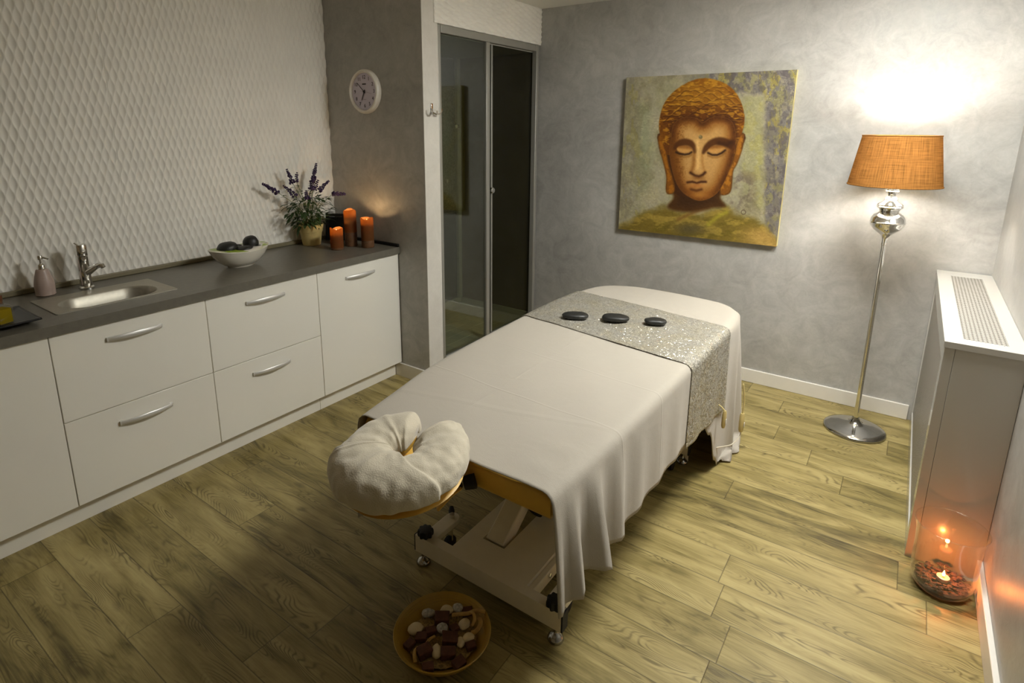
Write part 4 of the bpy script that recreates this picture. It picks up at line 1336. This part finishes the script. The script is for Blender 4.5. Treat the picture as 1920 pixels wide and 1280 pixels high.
PN = 460
PX0, PX1, PZ0, PZ1, PYF = 1.513, 2.522, 0.900, 1.903, 3.566
def homog():
    src = [(0, 1), (1, 1), (0, 0), (1, 0)]
    dst = [(148, 172), (1172, 128), (97, 1090), (1048, 1190)]
    A = []; B = []
    for (u, v), (x, y) in zip(src, dst):
        A.append([u, v, 1, 0, 0, 0, -u * x, -v * x]); B.append(x)
        A.append([0, 0, 0, u, v, 1, -u * y, -v * y]); B.append(y)
    h = np.linalg.solve(np.array(A, float), np.array(B, float))
    return np.append(h, 1).reshape(3, 3)
def paint():
    g = np.linspace(0, 1, PN)
    U, V = np.meshgrid(g, g)
    Hm = homog()
    q = np.stack([U, V, np.ones_like(U)], 0).reshape(3, -1)
    r = Hm @ q
    x = (r[0] / r[2]); y = (r[1] / r[2])
    C = np.zeros((x.size, 3))
    rgb = lambda *c: np.array(c, float) / 255.0
    def over(mask, col):
        nonlocal C
        m = np.clip(mask, 0, 1)[:, None]
        C = C * (1 - m) + (col if isinstance(col, np.ndarray) and col.ndim == 2 else np.asarray(col)[None, :]) * m
    n1 = fbm(x / 60, y / 60, 1); n2 = fbm(x / 18, y / 26, 2); n3 = fbm(x / 150, y / 150, 3, 3); n4 = fbm(x / 9, y / 9, 4, 3); n5 = fbm(x / 26, y / 90, 5)
    # ground
    over(np.ones_like(x), rgb(178, 170, 140))
    over(ss(0.42, 0.62, n1) * 0.6, rgb(164, 160, 122))
    over(ss(0.5, 0.7, n3) * 0.6, rgb(184, 172, 140))
    # left field greyer, with green wash
    over(ss(330, 120, x) * ss(0.35, 0.6, n5) * 0.8, rgb(158, 150, 132))
    over(np.exp(-((x - 255) / 45) ** 2) * ss(300, 380, y) * ss(980, 700, y) * 0.3, rgb(140, 160, 110))
    over(ss(0.62, 0.68, n5) * ss(360, 180, x) * 0.5, rgb(176, 166, 84))
    # inner field on the right
    inr = ss(830, 870, x) * ss(985, 950, x) * ss(275, 300, y) * ss(1000, 900, y)
    over(inr * 0.6, rgb(168, 164, 112))
    over(inr * ss(0.45, 0.6, n1) * 0.6, rgb(182, 172, 100))
    over(ss(740, 800, x) * ss(960, 880, x) * ss(700, 800, y) * ss(1010, 900, y) * ss(0.35, 0.55, n1) * 0.75, rgb(116, 100, 92))
    # weathered purple band right and top
    bandr = ss(965, 1000, x + 25 * (n2 - 0.5)); bandt = ss(290, 240, y + 50 * (n2 - 0.5)) * ss(420, 760, x)
    band = np.clip(bandr + bandt, 0, 1)
    over(band * 0.9, rgb(126, 119, 116))
    over(band * ss(0.52, 0.62, fbm(x / 44, y / 60, 9)) * 0.7, rgb(158, 152, 96))
    over(band * ss(0.60, 0.66, fbm(x / 40, y / 90, 12)) * 0.75, rgb(178, 162, 74))
    over(band * ss(0.62, 0.68, n4) * 0.5, rgb(92, 82, 92))
    over(ss(250, 120, y) * ss(0.45, 0.6, n1) * ss(700, 300, x) * 0.6, rgb(146, 138, 118))
    # light scratches
    over((np.abs(fbm(x / 40, y / 14, 15) - 0.5) < 0.012) * 0.55 * ss(0.45, 0.6, n3), rgb(222, 212, 176))
    over(ss(0.5, 0.62, fbm(x / 70, y / 110, 51)) * 0.3, rgb(132, 122, 88))
    over(ss(0.56, 0.66, fbm(x / 30, y / 40, 53)) * 0.35, rgb(196, 186, 140))
    over(band * ss(0.52, 0.60, fbm(x / 22, y / 40, 55)) * 0.6, rgb(98, 90, 92))
    C *= 0.95
    # robe
    sh_poly = sm([(90, 1110), (170, 1040), (270, 985), (390, 955), (480, 985), (600, 1000), (690, 965), (760, 955), (830, 1010), (930, 1040), (1010, 1110), (1060, 1200), (1060, 1300), (60, 1300)])
    d = sdist(x, y, sh_poly)
    robe = ss(-30, 30, d + 40 * (n1 - 0.5))
    over(robe, rgb(126, 106, 40))
    over(robe * ss(0.45, 0.65, fbm(x / 90, y / 22, 21)) * 0.8, rgb(112, 96, 30))
    over(robe * ss(0.5, 0.65, fbm(x / 70, y / 30, 23)) * 0.7, rgb(176, 150, 66))
    over(robe * ss(760, 960, x) * ss(1040, 1120, y) * 0.75, rgb(190, 152, 82))
    over(np.exp(-((x - 530) / 90) ** 2 - ((y - 1090) / 35) ** 2) * 0.8, rgb(86, 76, 50))
    over(np.exp(-(ldist(x, y, [(460, 1030), (560, 985), (640, 960)]) / 12) ** 2) * 0.7, rgb(120, 84, 36))
    over(np.exp(-(ldist(x, y, [(640, 1060), (700, 1010), (750, 985)]) / 14) ** 2) * 0.7, rgb(178, 166, 52))
    # neck
    nk = sm([(440, 840), (430, 900), (395, 950), (430, 975), (540, 985), (660, 960), (745, 950), (715, 900), (705, 840)])
    dn = sdist(x, y, nk)
    over(ss(-14, 14, dn), rgb(78, 46, 12)); over(ss(0, 60, dn) * 0.6, rgb(52, 28, 8))
    # shadowed back of the head between the ears
    bk_ = sm([(362, 500), (384, 640), (404, 760), (438, 868), (560, 900), (700, 880), (760, 760), (812, 640), (836, 500)])
    over(ss(-5, 6, sdist(x, y, bk_)), rgb(66, 34, 8))
    # ears
    for pl, cl in ((sm([(338, 530), (362, 525), (385, 590), (402, 690), (434, 800), (438, 860), (410, 878), (386, 860), (388, 770), (368, 680), (345, 600)]), rgb(160, 98, 20)),
                   (sm([(812, 560), (838, 515), (856, 520), (846, 600), (815, 690), (790, 740), (778, 850), (748, 880), (712, 872), (722, 800), (770, 720), (798, 640)]), rgb(176, 112, 30))):
        de = sdist(x, y, pl)
        over(ss(-3, 4, de), cl)
        over(ss(-3, 4, de) * ss(0.45, 0.6, n2) * 0.6, rgb(110, 62, 12))
        over(np.exp(-((de - 2) / 5) ** 2) * 0.5, rgb(72, 40, 8))
    # head, hair
    hair = sm([(352, 520), (346, 440), (372, 340), (430, 262), (520, 202), (625, 178), (735, 206), (810, 270), (846, 350), (858, 430), (838, 520), (800, 585), (770, 640), (430, 640), (385, 620)])
    dh = sdist(x, y, hair)
    over(ss(-4, 5, dh + 6 * (n4 - 0.5)), rgb(156, 102, 22))
    hm = ss(-4, 5, dh)
    over(hm * ss(290, 400, y) * 0.85, rgb(92, 46, 6))
    over(hm * ss(70, 0, dh) * ss(0.4, 0.6, n1) * 0.8, rgb(132, 76, 10))
    over(hm * ss(0.52, 0.66, fbm(x / 26, y / 12, 31)) * 0.55, rgb(216, 156, 40))
    # wavy locks
    for k in range(9):
        yy = 232 + k * 23
        ph = k * 1.7
        cur = [(xx, yy + 34 * ((xx - 610) / 230.0) ** 2 * (1 if k > 2 else 1.3) + 9 * math.sin(xx / 24.0 + ph) + 5 * math.sin(xx / 11.0 + ph * 2)) for xx in range(372, 850, 8)]
        over(hm * np.exp(-(ldist(x, y, cur) / 3.2) ** 2) * (0.55 + 0.3 * (k > 3)) * ss(0.30, 0.5, fbm(x / 55, y / 40, 40 + k)), rgb(70, 34, 6))
        cur2 = [(a, b - 7) for a, b in cur]
        over(hm * np.exp(-(ldist(x, y, cur2) / 3.5) ** 2) * 0.35 * ss(0.35, 0.55, fbm(x / 50, y / 40, 60 + k)), rgb(222, 164, 50))
    # face
    face = sm([(428, 470), (418, 540), (408, 620), (418, 700), (438, 780), (470, 845), (520, 890), (580, 915), (640, 905), (695, 868), (738, 800), (772, 715), (795, 630), (806, 540), (796, 468), (765, 425), (700, 410), (650, 420), (608, 446), (570, 420), (510, 412), (460, 430)])
    df = sdist(x, y, face)
    fm = ss(-3, 4, df)
    over(ss(-26, 4, df) * ss(660, 480, y) * 0.85, rgb(66, 30, 6))
    over(fm, rgb(190, 140, 76))
    lit = np.exp(-((x - 600) / 190) ** 2 - ((y - 560) / 250) ** 2)
    over(fm * lit * 0.65, rgb(214, 168, 100))
    over(fm * ss(95, 0, df) * 0.9, rgb(132, 74, 16))
    over(fm * ss(45, 0, df) * 0.85, rgb(72, 34, 6))
    over(fm * ss(520, 425, x) * ss(480, 640, y) * 0.75, rgb(120, 70, 16))
    over(fm * ss(0.50, 0.62, n4) * ss(560, 430, x) * 0.55, rgb(92, 50, 10))
    over(fm * ss(0.52, 0.64, n4) * ss(90, 10, df) * 0.5, rgb(110, 62, 14))
    over(fm * ss(800, 905, y) * 0.45, rgb(160, 96, 28))
    # brow arches and sockets
    lb = sm([(432, 600), (450, 566), (490, 545), (535, 552), (562, 580), (572, 618), (556, 628), (545, 600), (515, 582), (478, 585), (452, 605)])
    rb = sm([(606, 622), (620, 585), (655, 552), (705, 536), (755, 545), (788, 572), (778, 602), (745, 585), (700, 575), (660, 590), (632, 614), (612, 632)])
    for pl in (lb, rb):
        de = sdist(x, y, pl)
        over(ss(-12, 6, de) * fm * 0.9, rgb(76, 38, 8))
    over(fm * np.exp(-(ldist(x, y, [(705, 570), (750, 580), (785, 560)]) / 16) ** 2) * 0.8, rgb(60, 28, 6))
    # eyelids
    for (cx0, cy0, rx0, ry0, tl_) in ((497, 608, 46, 22, 0.10), (692, 607, 52, 22, -0.10)):
        xx = (x - cx0); yy = (y - cy0) - tl_ * xx
        over(ss(1.15, 0.8, (xx / rx0) ** 2 + (yy / ry0) ** 2) * 0.92, rgb(206, 150, 78))
        over(ss(1.5, 1.0, (xx / rx0) ** 2 + (yy / ry0) ** 2) * ss(4, -16, yy) * 0.6, rgb(120, 66, 16))
    for pts_ in ([(448, 624), (470, 634), (500, 638), (525, 634), (540, 624)], [(640, 628), (665, 640), (695, 640), (722, 628), (742, 612)]):
        over(np.exp(-(ldist(x, y, pts_) / 7.0) ** 2) * 0.95, rgb(44, 20, 6))
        low = [(a, b + 16) for a, b in pts_]
        over(np.exp(-(ldist(x, y, low) / 6) ** 2) * 0.45, rgb(120, 72, 20))
    # nose
    over(fm * np.exp(-(ldist(x, y, [(576, 560), (578, 640), (578, 720)]) / 13) ** 2) * 0.7, rgb(238, 190, 116))
    over(fm * np.exp(-(ldist(x, y, [(556, 640), (552, 700), (540, 740)]) / 13) ** 2) * 0.6, rgb(128, 74, 20))
    over(fm * np.exp(-(ldist(x, y, [(604, 640), (606, 690), (618, 735)]) / 8) ** 2) * 0.35, rgb(150, 92, 30))
    over(fm * np.exp(-(ldist(x, y, [(534, 748), (560, 764), (585, 770), (608, 760), (622, 746)]) / 9) ** 2) * 0.95, rgb(64, 30, 8))
    over(fm * np.exp(-((x - 580) / 40) ** 2 - ((y - 780) / 12) ** 2) * 0.6, rgb(110, 60, 16))
    # mouth
    over(fm * np.exp(-(ldist(x, y, [(516, 806), (545, 802), (572, 810), (598, 802), (626, 802)]) / 8) ** 2) * 0.95, rgb(64, 28, 8))
    over(fm * np.exp(-((x - 572) / 42) ** 2 - ((y - 826) / 11) ** 2) * 0.75, rgb(176, 104, 44))
    over(fm * np.exp(-(ldist(x, y, [(538, 848), (570, 856), (600, 848)]) / 9) ** 2) * 0.85, rgb(82, 40, 10))
    over(fm * np.exp(-((x - 590) / 50) ** 2 - ((y - 884) / 16) ** 2) * 0.45, rgb(214, 150, 70))
    # forehead mark
    dd = np.sqrt((x - 595) ** 2 + (y - 532) ** 2)
    over(ss(14, 10, dd) * 0.9, rgb(120, 104, 66)); over(ss(6, 2, np.sqrt((x - 591) ** 2 + (y - 527) ** 2)) * 0.7, rgb(176, 156, 108))
    # small monogram of the painter
    over(np.exp(-(np.abs(np.sqrt((x - 852) ** 2 + (y - 984) ** 2) - 13) / 3.0) ** 2) * 0.7, rgb(70, 52, 40))
    C *= (0.86 + 0.14 * n4)[:, None]
    C = np.clip(C, 0, 1)
    lin = np.where(C <= 0.04045, C / 12.92, ((C + 0.055) / 1.055) ** 2.4)
    hgt = (0.0012 * (n4 - 0.5) + 0.0016 * (n2 - 0.5)) * (1 - 0.7 * fm)
    return U, V, lin, hgt
pn = thing('canvas_painting', 'square canvas painting of a serene golden statue head with closed eyes on the back wall', 'painting', ((PX0 + PX1) / 2, YB, (PZ0 + PZ1) / 2))
U, V, lin, hgt = paint()
PW_, PH_ = PX1 - PX0, PZ1 - PZ0
P = np.stack([(U.ravel() - 0.5) * PW_, np.full(U.size, PYF - YB) - hgt, (V.ravel() - 0.5) * PH_], -1)
idx = np.arange(PN * PN).reshape(PN, PN)
F = np.stack([idx[:-1, :-1], idx[:-1, 1:], idx[1:, 1:], idx[1:, :-1]], -1).reshape(-1, 4)
me = bpy.data.meshes.new('painted_front')
me.vertices.add(len(P)); me.vertices.foreach_set('co', P.astype(np.float32).ravel())
me.loops.add(F.size); me.loops.foreach_set('vertex_index', F.astype(np.int32).ravel())
me.polygons.add(len(F)); me.polygons.foreach_set('loop_start', (np.arange(len(F)) * 4).astype(np.int32))
me.update(calc_edges=True)
ca = me.color_attributes.new('paint', 'FLOAT_COLOR', 'POINT')
ca.data.foreach_set('color', np.concatenate([lin, np.ones((len(lin), 1))], 1).astype(np.float32).ravel())
me.shade_smooth()
tpn = NT('oil_paint')
at_ = tpn.n('ShaderNodeAttribute', attribute_name='paint')
tpn.l(at_.outputs['Color'], tpn.b.inputs['Base Color'])
tpn.set(Roughness=0.5)
tpn.b.inputs['Specular IOR Level'].default_value = 0.35
me.materials.append(tpn.m)
po = bpy.data.objects.new('painted_front', me); COL.objects.link(po); po.parent = pn
MB().box(-PW_ / 2, PW_ / 2, PYF - YB + 0.0015, -0.001, -PH_ / 2, PH_ / 2).build('stretcher_canvas', 'canvas_edge', pn, smooth=0)

# ------------------------------------------------------------------ floor lamp
lp = thing('floor_lamp', 'chrome floor lamp with a glowing burlap drum shade in the back corner', 'lamp', (3.055, 3.293, 0))
MB().lathe([(0, 0.0), (0.143, 0.0), (0.147, 0.004), (0.147, 0.011), (0.141, 0.017), (0.118, 0.024), (0.085, 0.031), (0.052, 0.038), (0.032, 0.047), (0.023, 0.058), (0.0165, 0.070), (0.0165, 0.074), (0.0, 0.074)], 72).build('base', 'chrome_dark', lp, smooth=50)
MB().lathe([(0.0, 0.070), (0.0115, 0.070), (0.0115, 1.02), (0.0135, 1.022), (0.0135, 1.03), (0.0, 1.03)], 24).build('pole', 'chrome', lp)
MB().lathe([(0.0, 1.028), (0.012, 1.028), (0.013, 1.052), (0.018, 1.066), (0.034, 1.082), (0.056, 1.098), (0.0715, 1.118), (0.0755, 1.131), (0.0775, 1.133), (0.0775, 1.138), (0.0755, 1.140), (0.072, 1.156), (0.062, 1.172), (0.047, 1.181),
            (0.042, 1.184), (0.042, 1.194), (0.045, 1.196), (0.046, 1.203), (0.054, 1.206), (0.057, 1.212), (0.053, 1.217), (0.055, 1.222), (0.048, 1.228), (0.032, 1.238), (0.027, 1.246), (0.030, 1.249), (0.026, 1.258), (0.017, 1.264), (0.018, 1.272),
            (0.027, 1.281), (0.031, 1.288), (0.029, 1.294), (0.031, 1.300), (0.022, 1.306), (0.012, 1.312), (0.012, 1.335), (0.016, 1.337), (0.016, 1.394), (0.0, 1.394)], 56).build('turned_finial', 'chrome', lp, smooth=35)
SB, ST, RB_, RTP = 1.318, 1.554, 0.196, 0.160
def shadef(u, v):
    a = 2 * PI * u
    return ((RB_ + (RTP - RB_) * v) * math.cos(a), (RB_ + (RTP - RB_) * v) * math.sin(a), SB + (ST - SB) * v)
shd = MB().grid(shadef, 96, 12, close_u=True).build('lamp_shade', 'shade', lp, smooth=180)
MB().grid(lambda u, v: tuple(Vector((shadef(u, v * 0.96)[0] * 0.985, shadef(u, v * 0.96)[1] * 0.985, shadef(u, v * 0.96)[2]))), 96, 12, close_u=True).build('lining', m_translucent('shade_lining', srgb(238, 226, 200), srgb(238, 220, 180), 0.35), shd, smooth=180)
for z_, r_ in ((SB, RB_), (ST, RTP)):
    MB().tube([(r_ * math.cos(2 * PI * k / 64), r_ * math.sin(2 * PI * k / 64), z_) for k in range(65)], 0.0030, 6, caps=False).build('shade_ring', 'shade', shd, smooth=180)
spd = MB()
for k in range(3):
    a = 2 * PI * k / 3 + 0.4
    spd.tube([(0.017 * math.cos(a), 0.017 * math.sin(a), 1.365), ((RB_ - 0.008) * math.cos(a), (RB_ - 0.008) * math.sin(a), 1.345)], 0.0016, 6)
spd.build('shade_spider', 'chrome', shd)
MB().lathe([(r_, z_ + 0.022) for r_, z_ in ((0.0, 1.374), (0.012, 1.374), (0.018, 1.392), (0.026, 1.410), (0.029, 1.430), (0.028, 1.452), (0.020, 1.472), (0.010, 1.480), (0.0, 1.482))], 16).build('bulb', 'bulb', lp, smooth=180)

# ------------------------------------------------------------------ added fill light, a made-up ceiling fixture out of view
cl = thing('added_fill_light', 'added round opal fill light, flush to the ceiling and out of view', 'fill light', (3.04, 2.32, H))
K = 1.39
MB().lathe([(r_ * K, z_) for r_, z_ in ((0, -0.001), (0.225, -0.001), (0.230, -0.006), (0.230, -0.030), (0.222, -0.034), (0.218, -0.030), (0, -0.028))], 48).build('rim', 'white_trim', cl, smooth=40)
MB().lathe([(r_ * K, z_) for r_, z_ in ((0.216, -0.030), (0.205, -0.044), (0.16, -0.054), (0.08, -0.059), (0.0, -0.060))], 40).build('fill_diffuser', 'opal', cl, smooth=180)

# ------------------------------------------------------------------ radiator cover
M['perf_top'] = m_perforated('perforated_white_top', srgb(188, 184, 176), srgb(52, 44, 30), 0.0125, 0.34, (0, 1), True)
M['perf_front'] = m_perforated('perforated_white_front', srgb(186, 182, 174), srgb(88, 80, 66), 0.0125, 0.33, (1, 2), True)
XRD, YRF, ZR = 3.299, 2.310, 0.8704
rd = thing('radiator_cover', 'white lacquered radiator cover with perforated top standing against the right wall', 'radiator cover', (3.41, 2.95, 0))
RL_ = Vector((3.41, 2.95, 0))
def rp(mb, name, mat, parent=rd, **k):
    mb.v = [(x - RL_.x, y - RL_.y, z) for x, y, z in mb.v]
    return mb.build(name, mat, parent, **k)
XW = XR - 0.001; YW = YB - 0.014
t_ = 0.018
top = MB()
gx0, gx1, gy0, gy1 = 3.350, 3.472, 2.368, 3.470
for (a, b_, c, d) in ((XRD - 0.004, XW, YRF - 0.006, gy0), (XRD - 0.004, XW, gy1, YW), (XRD - 0.004, gx0, gy0, gy1), (gx1, XW, gy0, gy1)):
    top.box(a, b_, c, d, ZR - 0.022, ZR)
rp(top, 'top_board', 'enamel', smooth=0)
rp(MB().box(gx0, gx1, gy0, gy1, ZR - 0.008, ZR - 0.0015), 'top_grille', 'perf_top', smooth=0)
rp(MB().box(XRD + 0.030, XW, YRF, YRF + t_, 0.0, ZR - 0.0222), 'end_panel', 'enamel', bevel=0.001)
fp = MB()
fy0, fy1 = YRF, YW
fp.box(XRD, XRD + t_, fy0, fy0 + 0.075, 0.0, ZR - 0.0222).box(XRD, XRD + t_, fy1 - 0.055, fy1, 0.0, ZR - 0.0222)
fp.box(XRD, XRD + t_, fy0 + 0.075, fy1 - 0.055, ZR - 0.090, ZR - 0.0222).box(XRD, XRD + t_, fy0 + 0.075, fy1 - 0.055, 0.0, 0.075)
fp.box(XRD + t_, XRD + 0.029, fy0, fy0 + t_, 0.0, ZR - 0.0222)
rp(fp, 'front_frame', 'enamel', smooth=0)
rp(MB().box(XRD + 0.006, XRD + 0.010, fy0 + 0.075, fy1 - 0.055, 0.075, ZR - 0.090), 'front_grille', 'perf_front', smooth=0)

# ------------------------------------------------------------------ glass vase with tealight
JX, JY = 3.404, 2.190
jv = thing('glass_vase', 'wide clear glass vase glowing orange on the floor beside the radiator cover', 'vase', (JX, JY, 0.0006))
ro = [(0.0, 0.0), (0.060, 0.0), (0.074, 0.006), (0.086, 0.022), (0.093, 0.050), (0.094, 0.10), (0.094, 0.16), (0.097, 0.215), (0.104, 0.248), (0.1055, 0.253)]
ri = [(0.1035, 0.253), (0.1015, 0.248), (0.0935, 0.215), (0.0905, 0.16), (0.0905, 0.10), (0.0895, 0.052), (0.083, 0.028), (0.070, 0.016), (0.0, 0.013)]
MB().lathe(ro + ri, 64).build('glass_body', 'glass', jv, smooth=60)
MB().tube([(0.1045 * math.cos(2 * PI * k / 64), 0.1045 * math.sin(2 * PI * k / 64), 0.2525) for k in range(65)], 0.0022, 8, caps=False).build('glass_rim', 'glass', jv, smooth=180)
rng = random.Random(11)
bk = MB()
bk.lathe([(0, 0.0136), (0.064, 0.0166), (0.078, 0.024), (0.070, 0.030), (0.0, 0.028)], 24)
for k in range(170):
    a = rng.uniform(0, 2 * PI); r_ = 0.078 * math.sqrt(rng.random())
    zz = 0.032 + rng.uniform(-0.003, 0.010) + (0.006 if r_ > 0.05 else 0)
    if r_ < 0.026: zz = 0.029
    s_ = rng.uniform(0.004, 0.008)
    bk.ball((r_ * math.cos(a), r_ * math.sin(a), zz), s_ * 1.3, s_ * 0.8, s_ * 0.5, 6, 4, 0.6, k, freq=2.5)
po_ = bk.build('potpourri', 'bark', smooth=30)
po_.location = (JX, JY, 0.0006)
tag(po_, 'dark bark chips filling the bottom of the glass vase around the tealight', 'potpourri'); po_['kind'] = 'stuff'
tlg = thing('tealight', 'lit white tealight on dark bark chips inside the glass vase', 'candle', (JX + 0.004, JY - 0.002, 0.0345))
MB().lathe([(0, 0), (0.0185, 0), (0.019, 0.001), (0.019, 0.016), (0.0184, 0.0163), (0.0180, 0.0125), (0, 0.0125)], 32).build('cup', 'chrome_soft', tlg)
MB().lathe([(0, 0.0127), (0.0178, 0.0127), (0.0178, 0.0140), (0.0, 0.0136)], 28).build('wax', m_translucent('tealight_wax', srgb(246, 214, 160), srgb(255, 190, 110), 0.4), tlg)
MB().tube([(0, 0, 0.0137), (0.0003, 0, 0.019)], 0.0007, 6).build('wick', 'black', tlg)
MB().lathe([(0.0, 0.0165), (0.0034, 0.020), (0.0045, 0.025), (0.0035, 0.031), (0.0015, 0.038), (0.0, 0.042)], 14).build('flame', 'flame', tlg)
ld = bpy.data.lights.new('tealight_light', 'POINT'); ld.energy = TEALIGHT_W; ld.color = (1.0, 0.25, 0.055); ld.shadow_soft_size = 0.006
lo = bpy.data.objects.new('tealight_light', ld); COL.objects.link(lo); lo.parent = tlg; lo.location = (0, 0, 0.050)

# ------------------------------------------------------------------ bamboo bowl of pebbles on the floor
BX, BY = 2.130, 0.975
bb = thing('bamboo_bowl', 'round shallow bamboo bowl of pebbles and wood chunks on the floor', 'bowl', (BX, BY, 0.0005))
MB().lathe([(0, 0), (0.070, 0), (0.076, 0.003), (0.108, 0.018), (0.136, 0.040), (0.150, 0.062), (0.1515, 0.066), (0.1495, 0.068), (0.146, 0.064), (0.131, 0.045), (0.104, 0.025), (0.072, 0.012), (0.0, 0.010)], 72).build('shell', 'bamboo', bb, smooth=50)
rg_ = MB()
for rr_k, zk in ((0.1425, 0.0595), (0.1375, 0.0532), (0.1325, 0.0475)):
    rg_.tube([(rr_k * math.cos(2 * PI * k / 64), rr_k * math.sin(2 * PI * k / 64), zk) for k in range(65)], 0.0011, 6, caps=False)
rg_.build('turned_rings', 'bamboo', bb, smooth=180)
sdm = MB().lathe([(0, 0.0115), (0.070, 0.0135), (0.100, 0.026), (0.106, 0.034), (0.0, 0.033)], 28)
rng = random.Random(3)
for k in range(600):
    a = rng.uniform(0, 2 * PI); r_ = 0.108 * math.sqrt(rng.random())
    sdm.ball((r_ * math.cos(a), r_ * math.sin(a), 0.0345), 0.0016, 0.0016, 0.0014, 5, 3)
so = sdm.build('seed_mix', 'seeds', smooth=40)
so.location = (BX, BY, 0.0005)
tag(so, 'pale seed mix filling the bamboo bowl between the pebbles', 'seeds'); so['kind'] = 'stuff'
# items placed with camera-relative compass: e = right, n = away
ER = Vector((0.8136, 0.5815, 0)); NR_ = Vector((-0.5815, 0.8136, 0))
def spot(px, py):
    """crop pixels of the bowl view -> position on the filling"""
    ex = (px - 800) / 650.0 * 0.150; ny = (700 - py) / 575.0 * 0.150
    p = ER * ex + NR_ * ny
    return Vector((BX, BY, 0.036)) + p
items = [('pebble', 'pebble', (420, 620), (0.026, 0.020, 0.013), 0.3, 'cream pebble at the left rim of the bamboo bowl'),
         ('pebble', 'pebble', (820, 335), (0.022, 0.016, 0.012), -0.2, 'cream pebble with a groove at the far side of the bamboo bowl'),
         ('pebble', 'pebble_grey', (565, 385), (0.022, 0.015, 0.012), 0.1, 'grey speckled pebble at the far left of the bamboo bowl'),
         ('pebble', 'pebble_grey', (785, 610), (0.018, 0.018, 0.013), 0.7, 'grey speckled pebble in the middle of the bamboo bowl'),
         ('pebble', 'pebble', (745, 925), (0.015, 0.025, 0.012), 0.2, 'long cream pebble at the near side of the bamboo bowl'),
         ('pebble', 'pebble', (1150, 740), (0.020, 0.015, 0.012), 0.5, 'cream pebble at the right of the bamboo bowl, touching another'),
         ('pebble', 'pebble', (1050, 800), (0.013, 0.018, 0.011), 0.1, 'small cream pebble left of another at the right of the bamboo bowl'),
         ('pebble', 'pebble', (1085, 545), (0.020, 0.017, 0.012), 0.8, 'pinkish cream shell-like pebble inside the curled rind'),
         ('pebble', 'pebble_grey', (985, 310), (0.016, 0.020, 0.012), 0.9, 'pale crusted pebble at the far rim of the bamboo bowl')]
for i, (nm, mt_, sp_, r_, rot, lb) in enumerate(items):
    o = MB().ball((0, 0, 0), r_[0], r_[1], r_[2], 20, 12, 0.16, i + 40).build(nm, mt_, smooth=180)
    p = spot(*sp_); o.location = (p.x, p.y, p.z + r_[2] * 0.85); o.rotation_euler = (0, 0, rot + 0.62)
    tag(o, lb, 'pebble', 'pebbles in the bamboo bowl')
chunks = [((770, 470), 0.026, 0.1, 'dark brown wood chunk at the far centre of the bamboo bowl'), ((1110, 350), 0.019, 0.2, 'brown wood chunk at the far right rim of the bamboo bowl'),
          ((630, 640), 0.019, 0.4, 'brown wood chunk left of the middle pebble in the bamboo bowl'), ((520, 735), 0.020, 0.0, 'brown wood chunk near the left cream pebble in the bamboo bowl'),
          ((900, 765), 0.027, 0.05, 'biggest brown wood chunk, right of the bowl centre'), ((590, 930), 0.025, 0.5, 'brown wood chunk left of the long cream pebble'),
          ((900, 950), 0.024, 0.1, 'brown wood chunk right of the long cream pebble'), ((1050, 1075), 0.022, 0.7, 'reddish wood chunk at the near right rim of the bamboo bowl'),
          ((950, 600), 0.017, 0.6, 'small brown wood chunk between the middle pebble and the rind'), ((380, 830), 0.019, 0.9, 'dark wood chunk at the left rim of the bamboo bowl'),
          ((660, 1120), 0.019, 0.2, 'dark wood chunk at the near rim of the bamboo bowl'), ((1190, 840), 0.018, 0.4, 'dark wood chunk at the right rim below the pebbles')]
for i, (sp_, s_, rot, lb) in enumerate(chunks):
    rg2 = random.Random(i)
    mb = MB().box(-s_ * 0.9, s_ * 0.9, -s_ * 0.72, s_ * 0.72, -s_ * 0.45, s_ * 0.45)
    mb.v = [(x * rg2.uniform(0.85, 1.1), y * rg2.uniform(0.85, 1.1), z * rg2.uniform(0.85, 1.1)) for x, y, z in mb.v]
    o = mb.build('wood_chunk', 'wood_chunk', smooth=0, bevel=0.0025)
    p = spot(*sp_); o.location = (p.x, p.y, p.z + s_ * 0.47); o.rotation_euler = (0.08 * math.sin(i * 2), 0.08 * math.cos(i * 3), rot + 0.62)
    tag(o, lb, 'wood chunk', 'brown wood chunks in the bamboo bowl')
def curl(pts, r, lb):
    c = [spot(*p[:2]) + Vector((0, 0, p[2])) for p in pts]
    b0 = c[0].copy()
    o = MB().tube(cat_rom([tuple(q - b0) for q in c], 6), r, 10, flat=0.7).build('rind_curl', 'rind', smooth=60)
    o.location = b0
    tag(o, lb, 'dried rind', 'dried rind curls in the bamboo bowl')
curl([(905, 440, 0.016), (1000, 432, 0.018), (1130, 450, 0.026), (1240, 440, 0.034), (1370, 460, 0.034)], 0.007, 'long straight dried rind reaching to the far right rim of the bamboo bowl')
curl([(1290, 500, 0.022), (1310, 560, 0.022), (1290, 630, 0.018), (1230, 670, 0.012), (1190, 660, 0.008)], 0.007, 'curved dried rind ring at the right of the bamboo bowl')
curl([(1160, 470, 0.036), (1210, 520, 0.044), (1230, 580, 0.036), (1190, 620, 0.024)], 0.005, 'small curled dried rind on top at the right of the bamboo bowl')
curl([(700, 725, 0.012), (650, 765, 0.014), (600, 815, 0.012)], 0.0045, 'short stick of dried rind left of the bowl centre')
curl([(500, 870, 0.010), (465, 930, 0.014), (470, 1000, 0.014), (490, 1060, 0.008)], 0.0055, 'curved dried rind at the near left rim of the bamboo bowl')
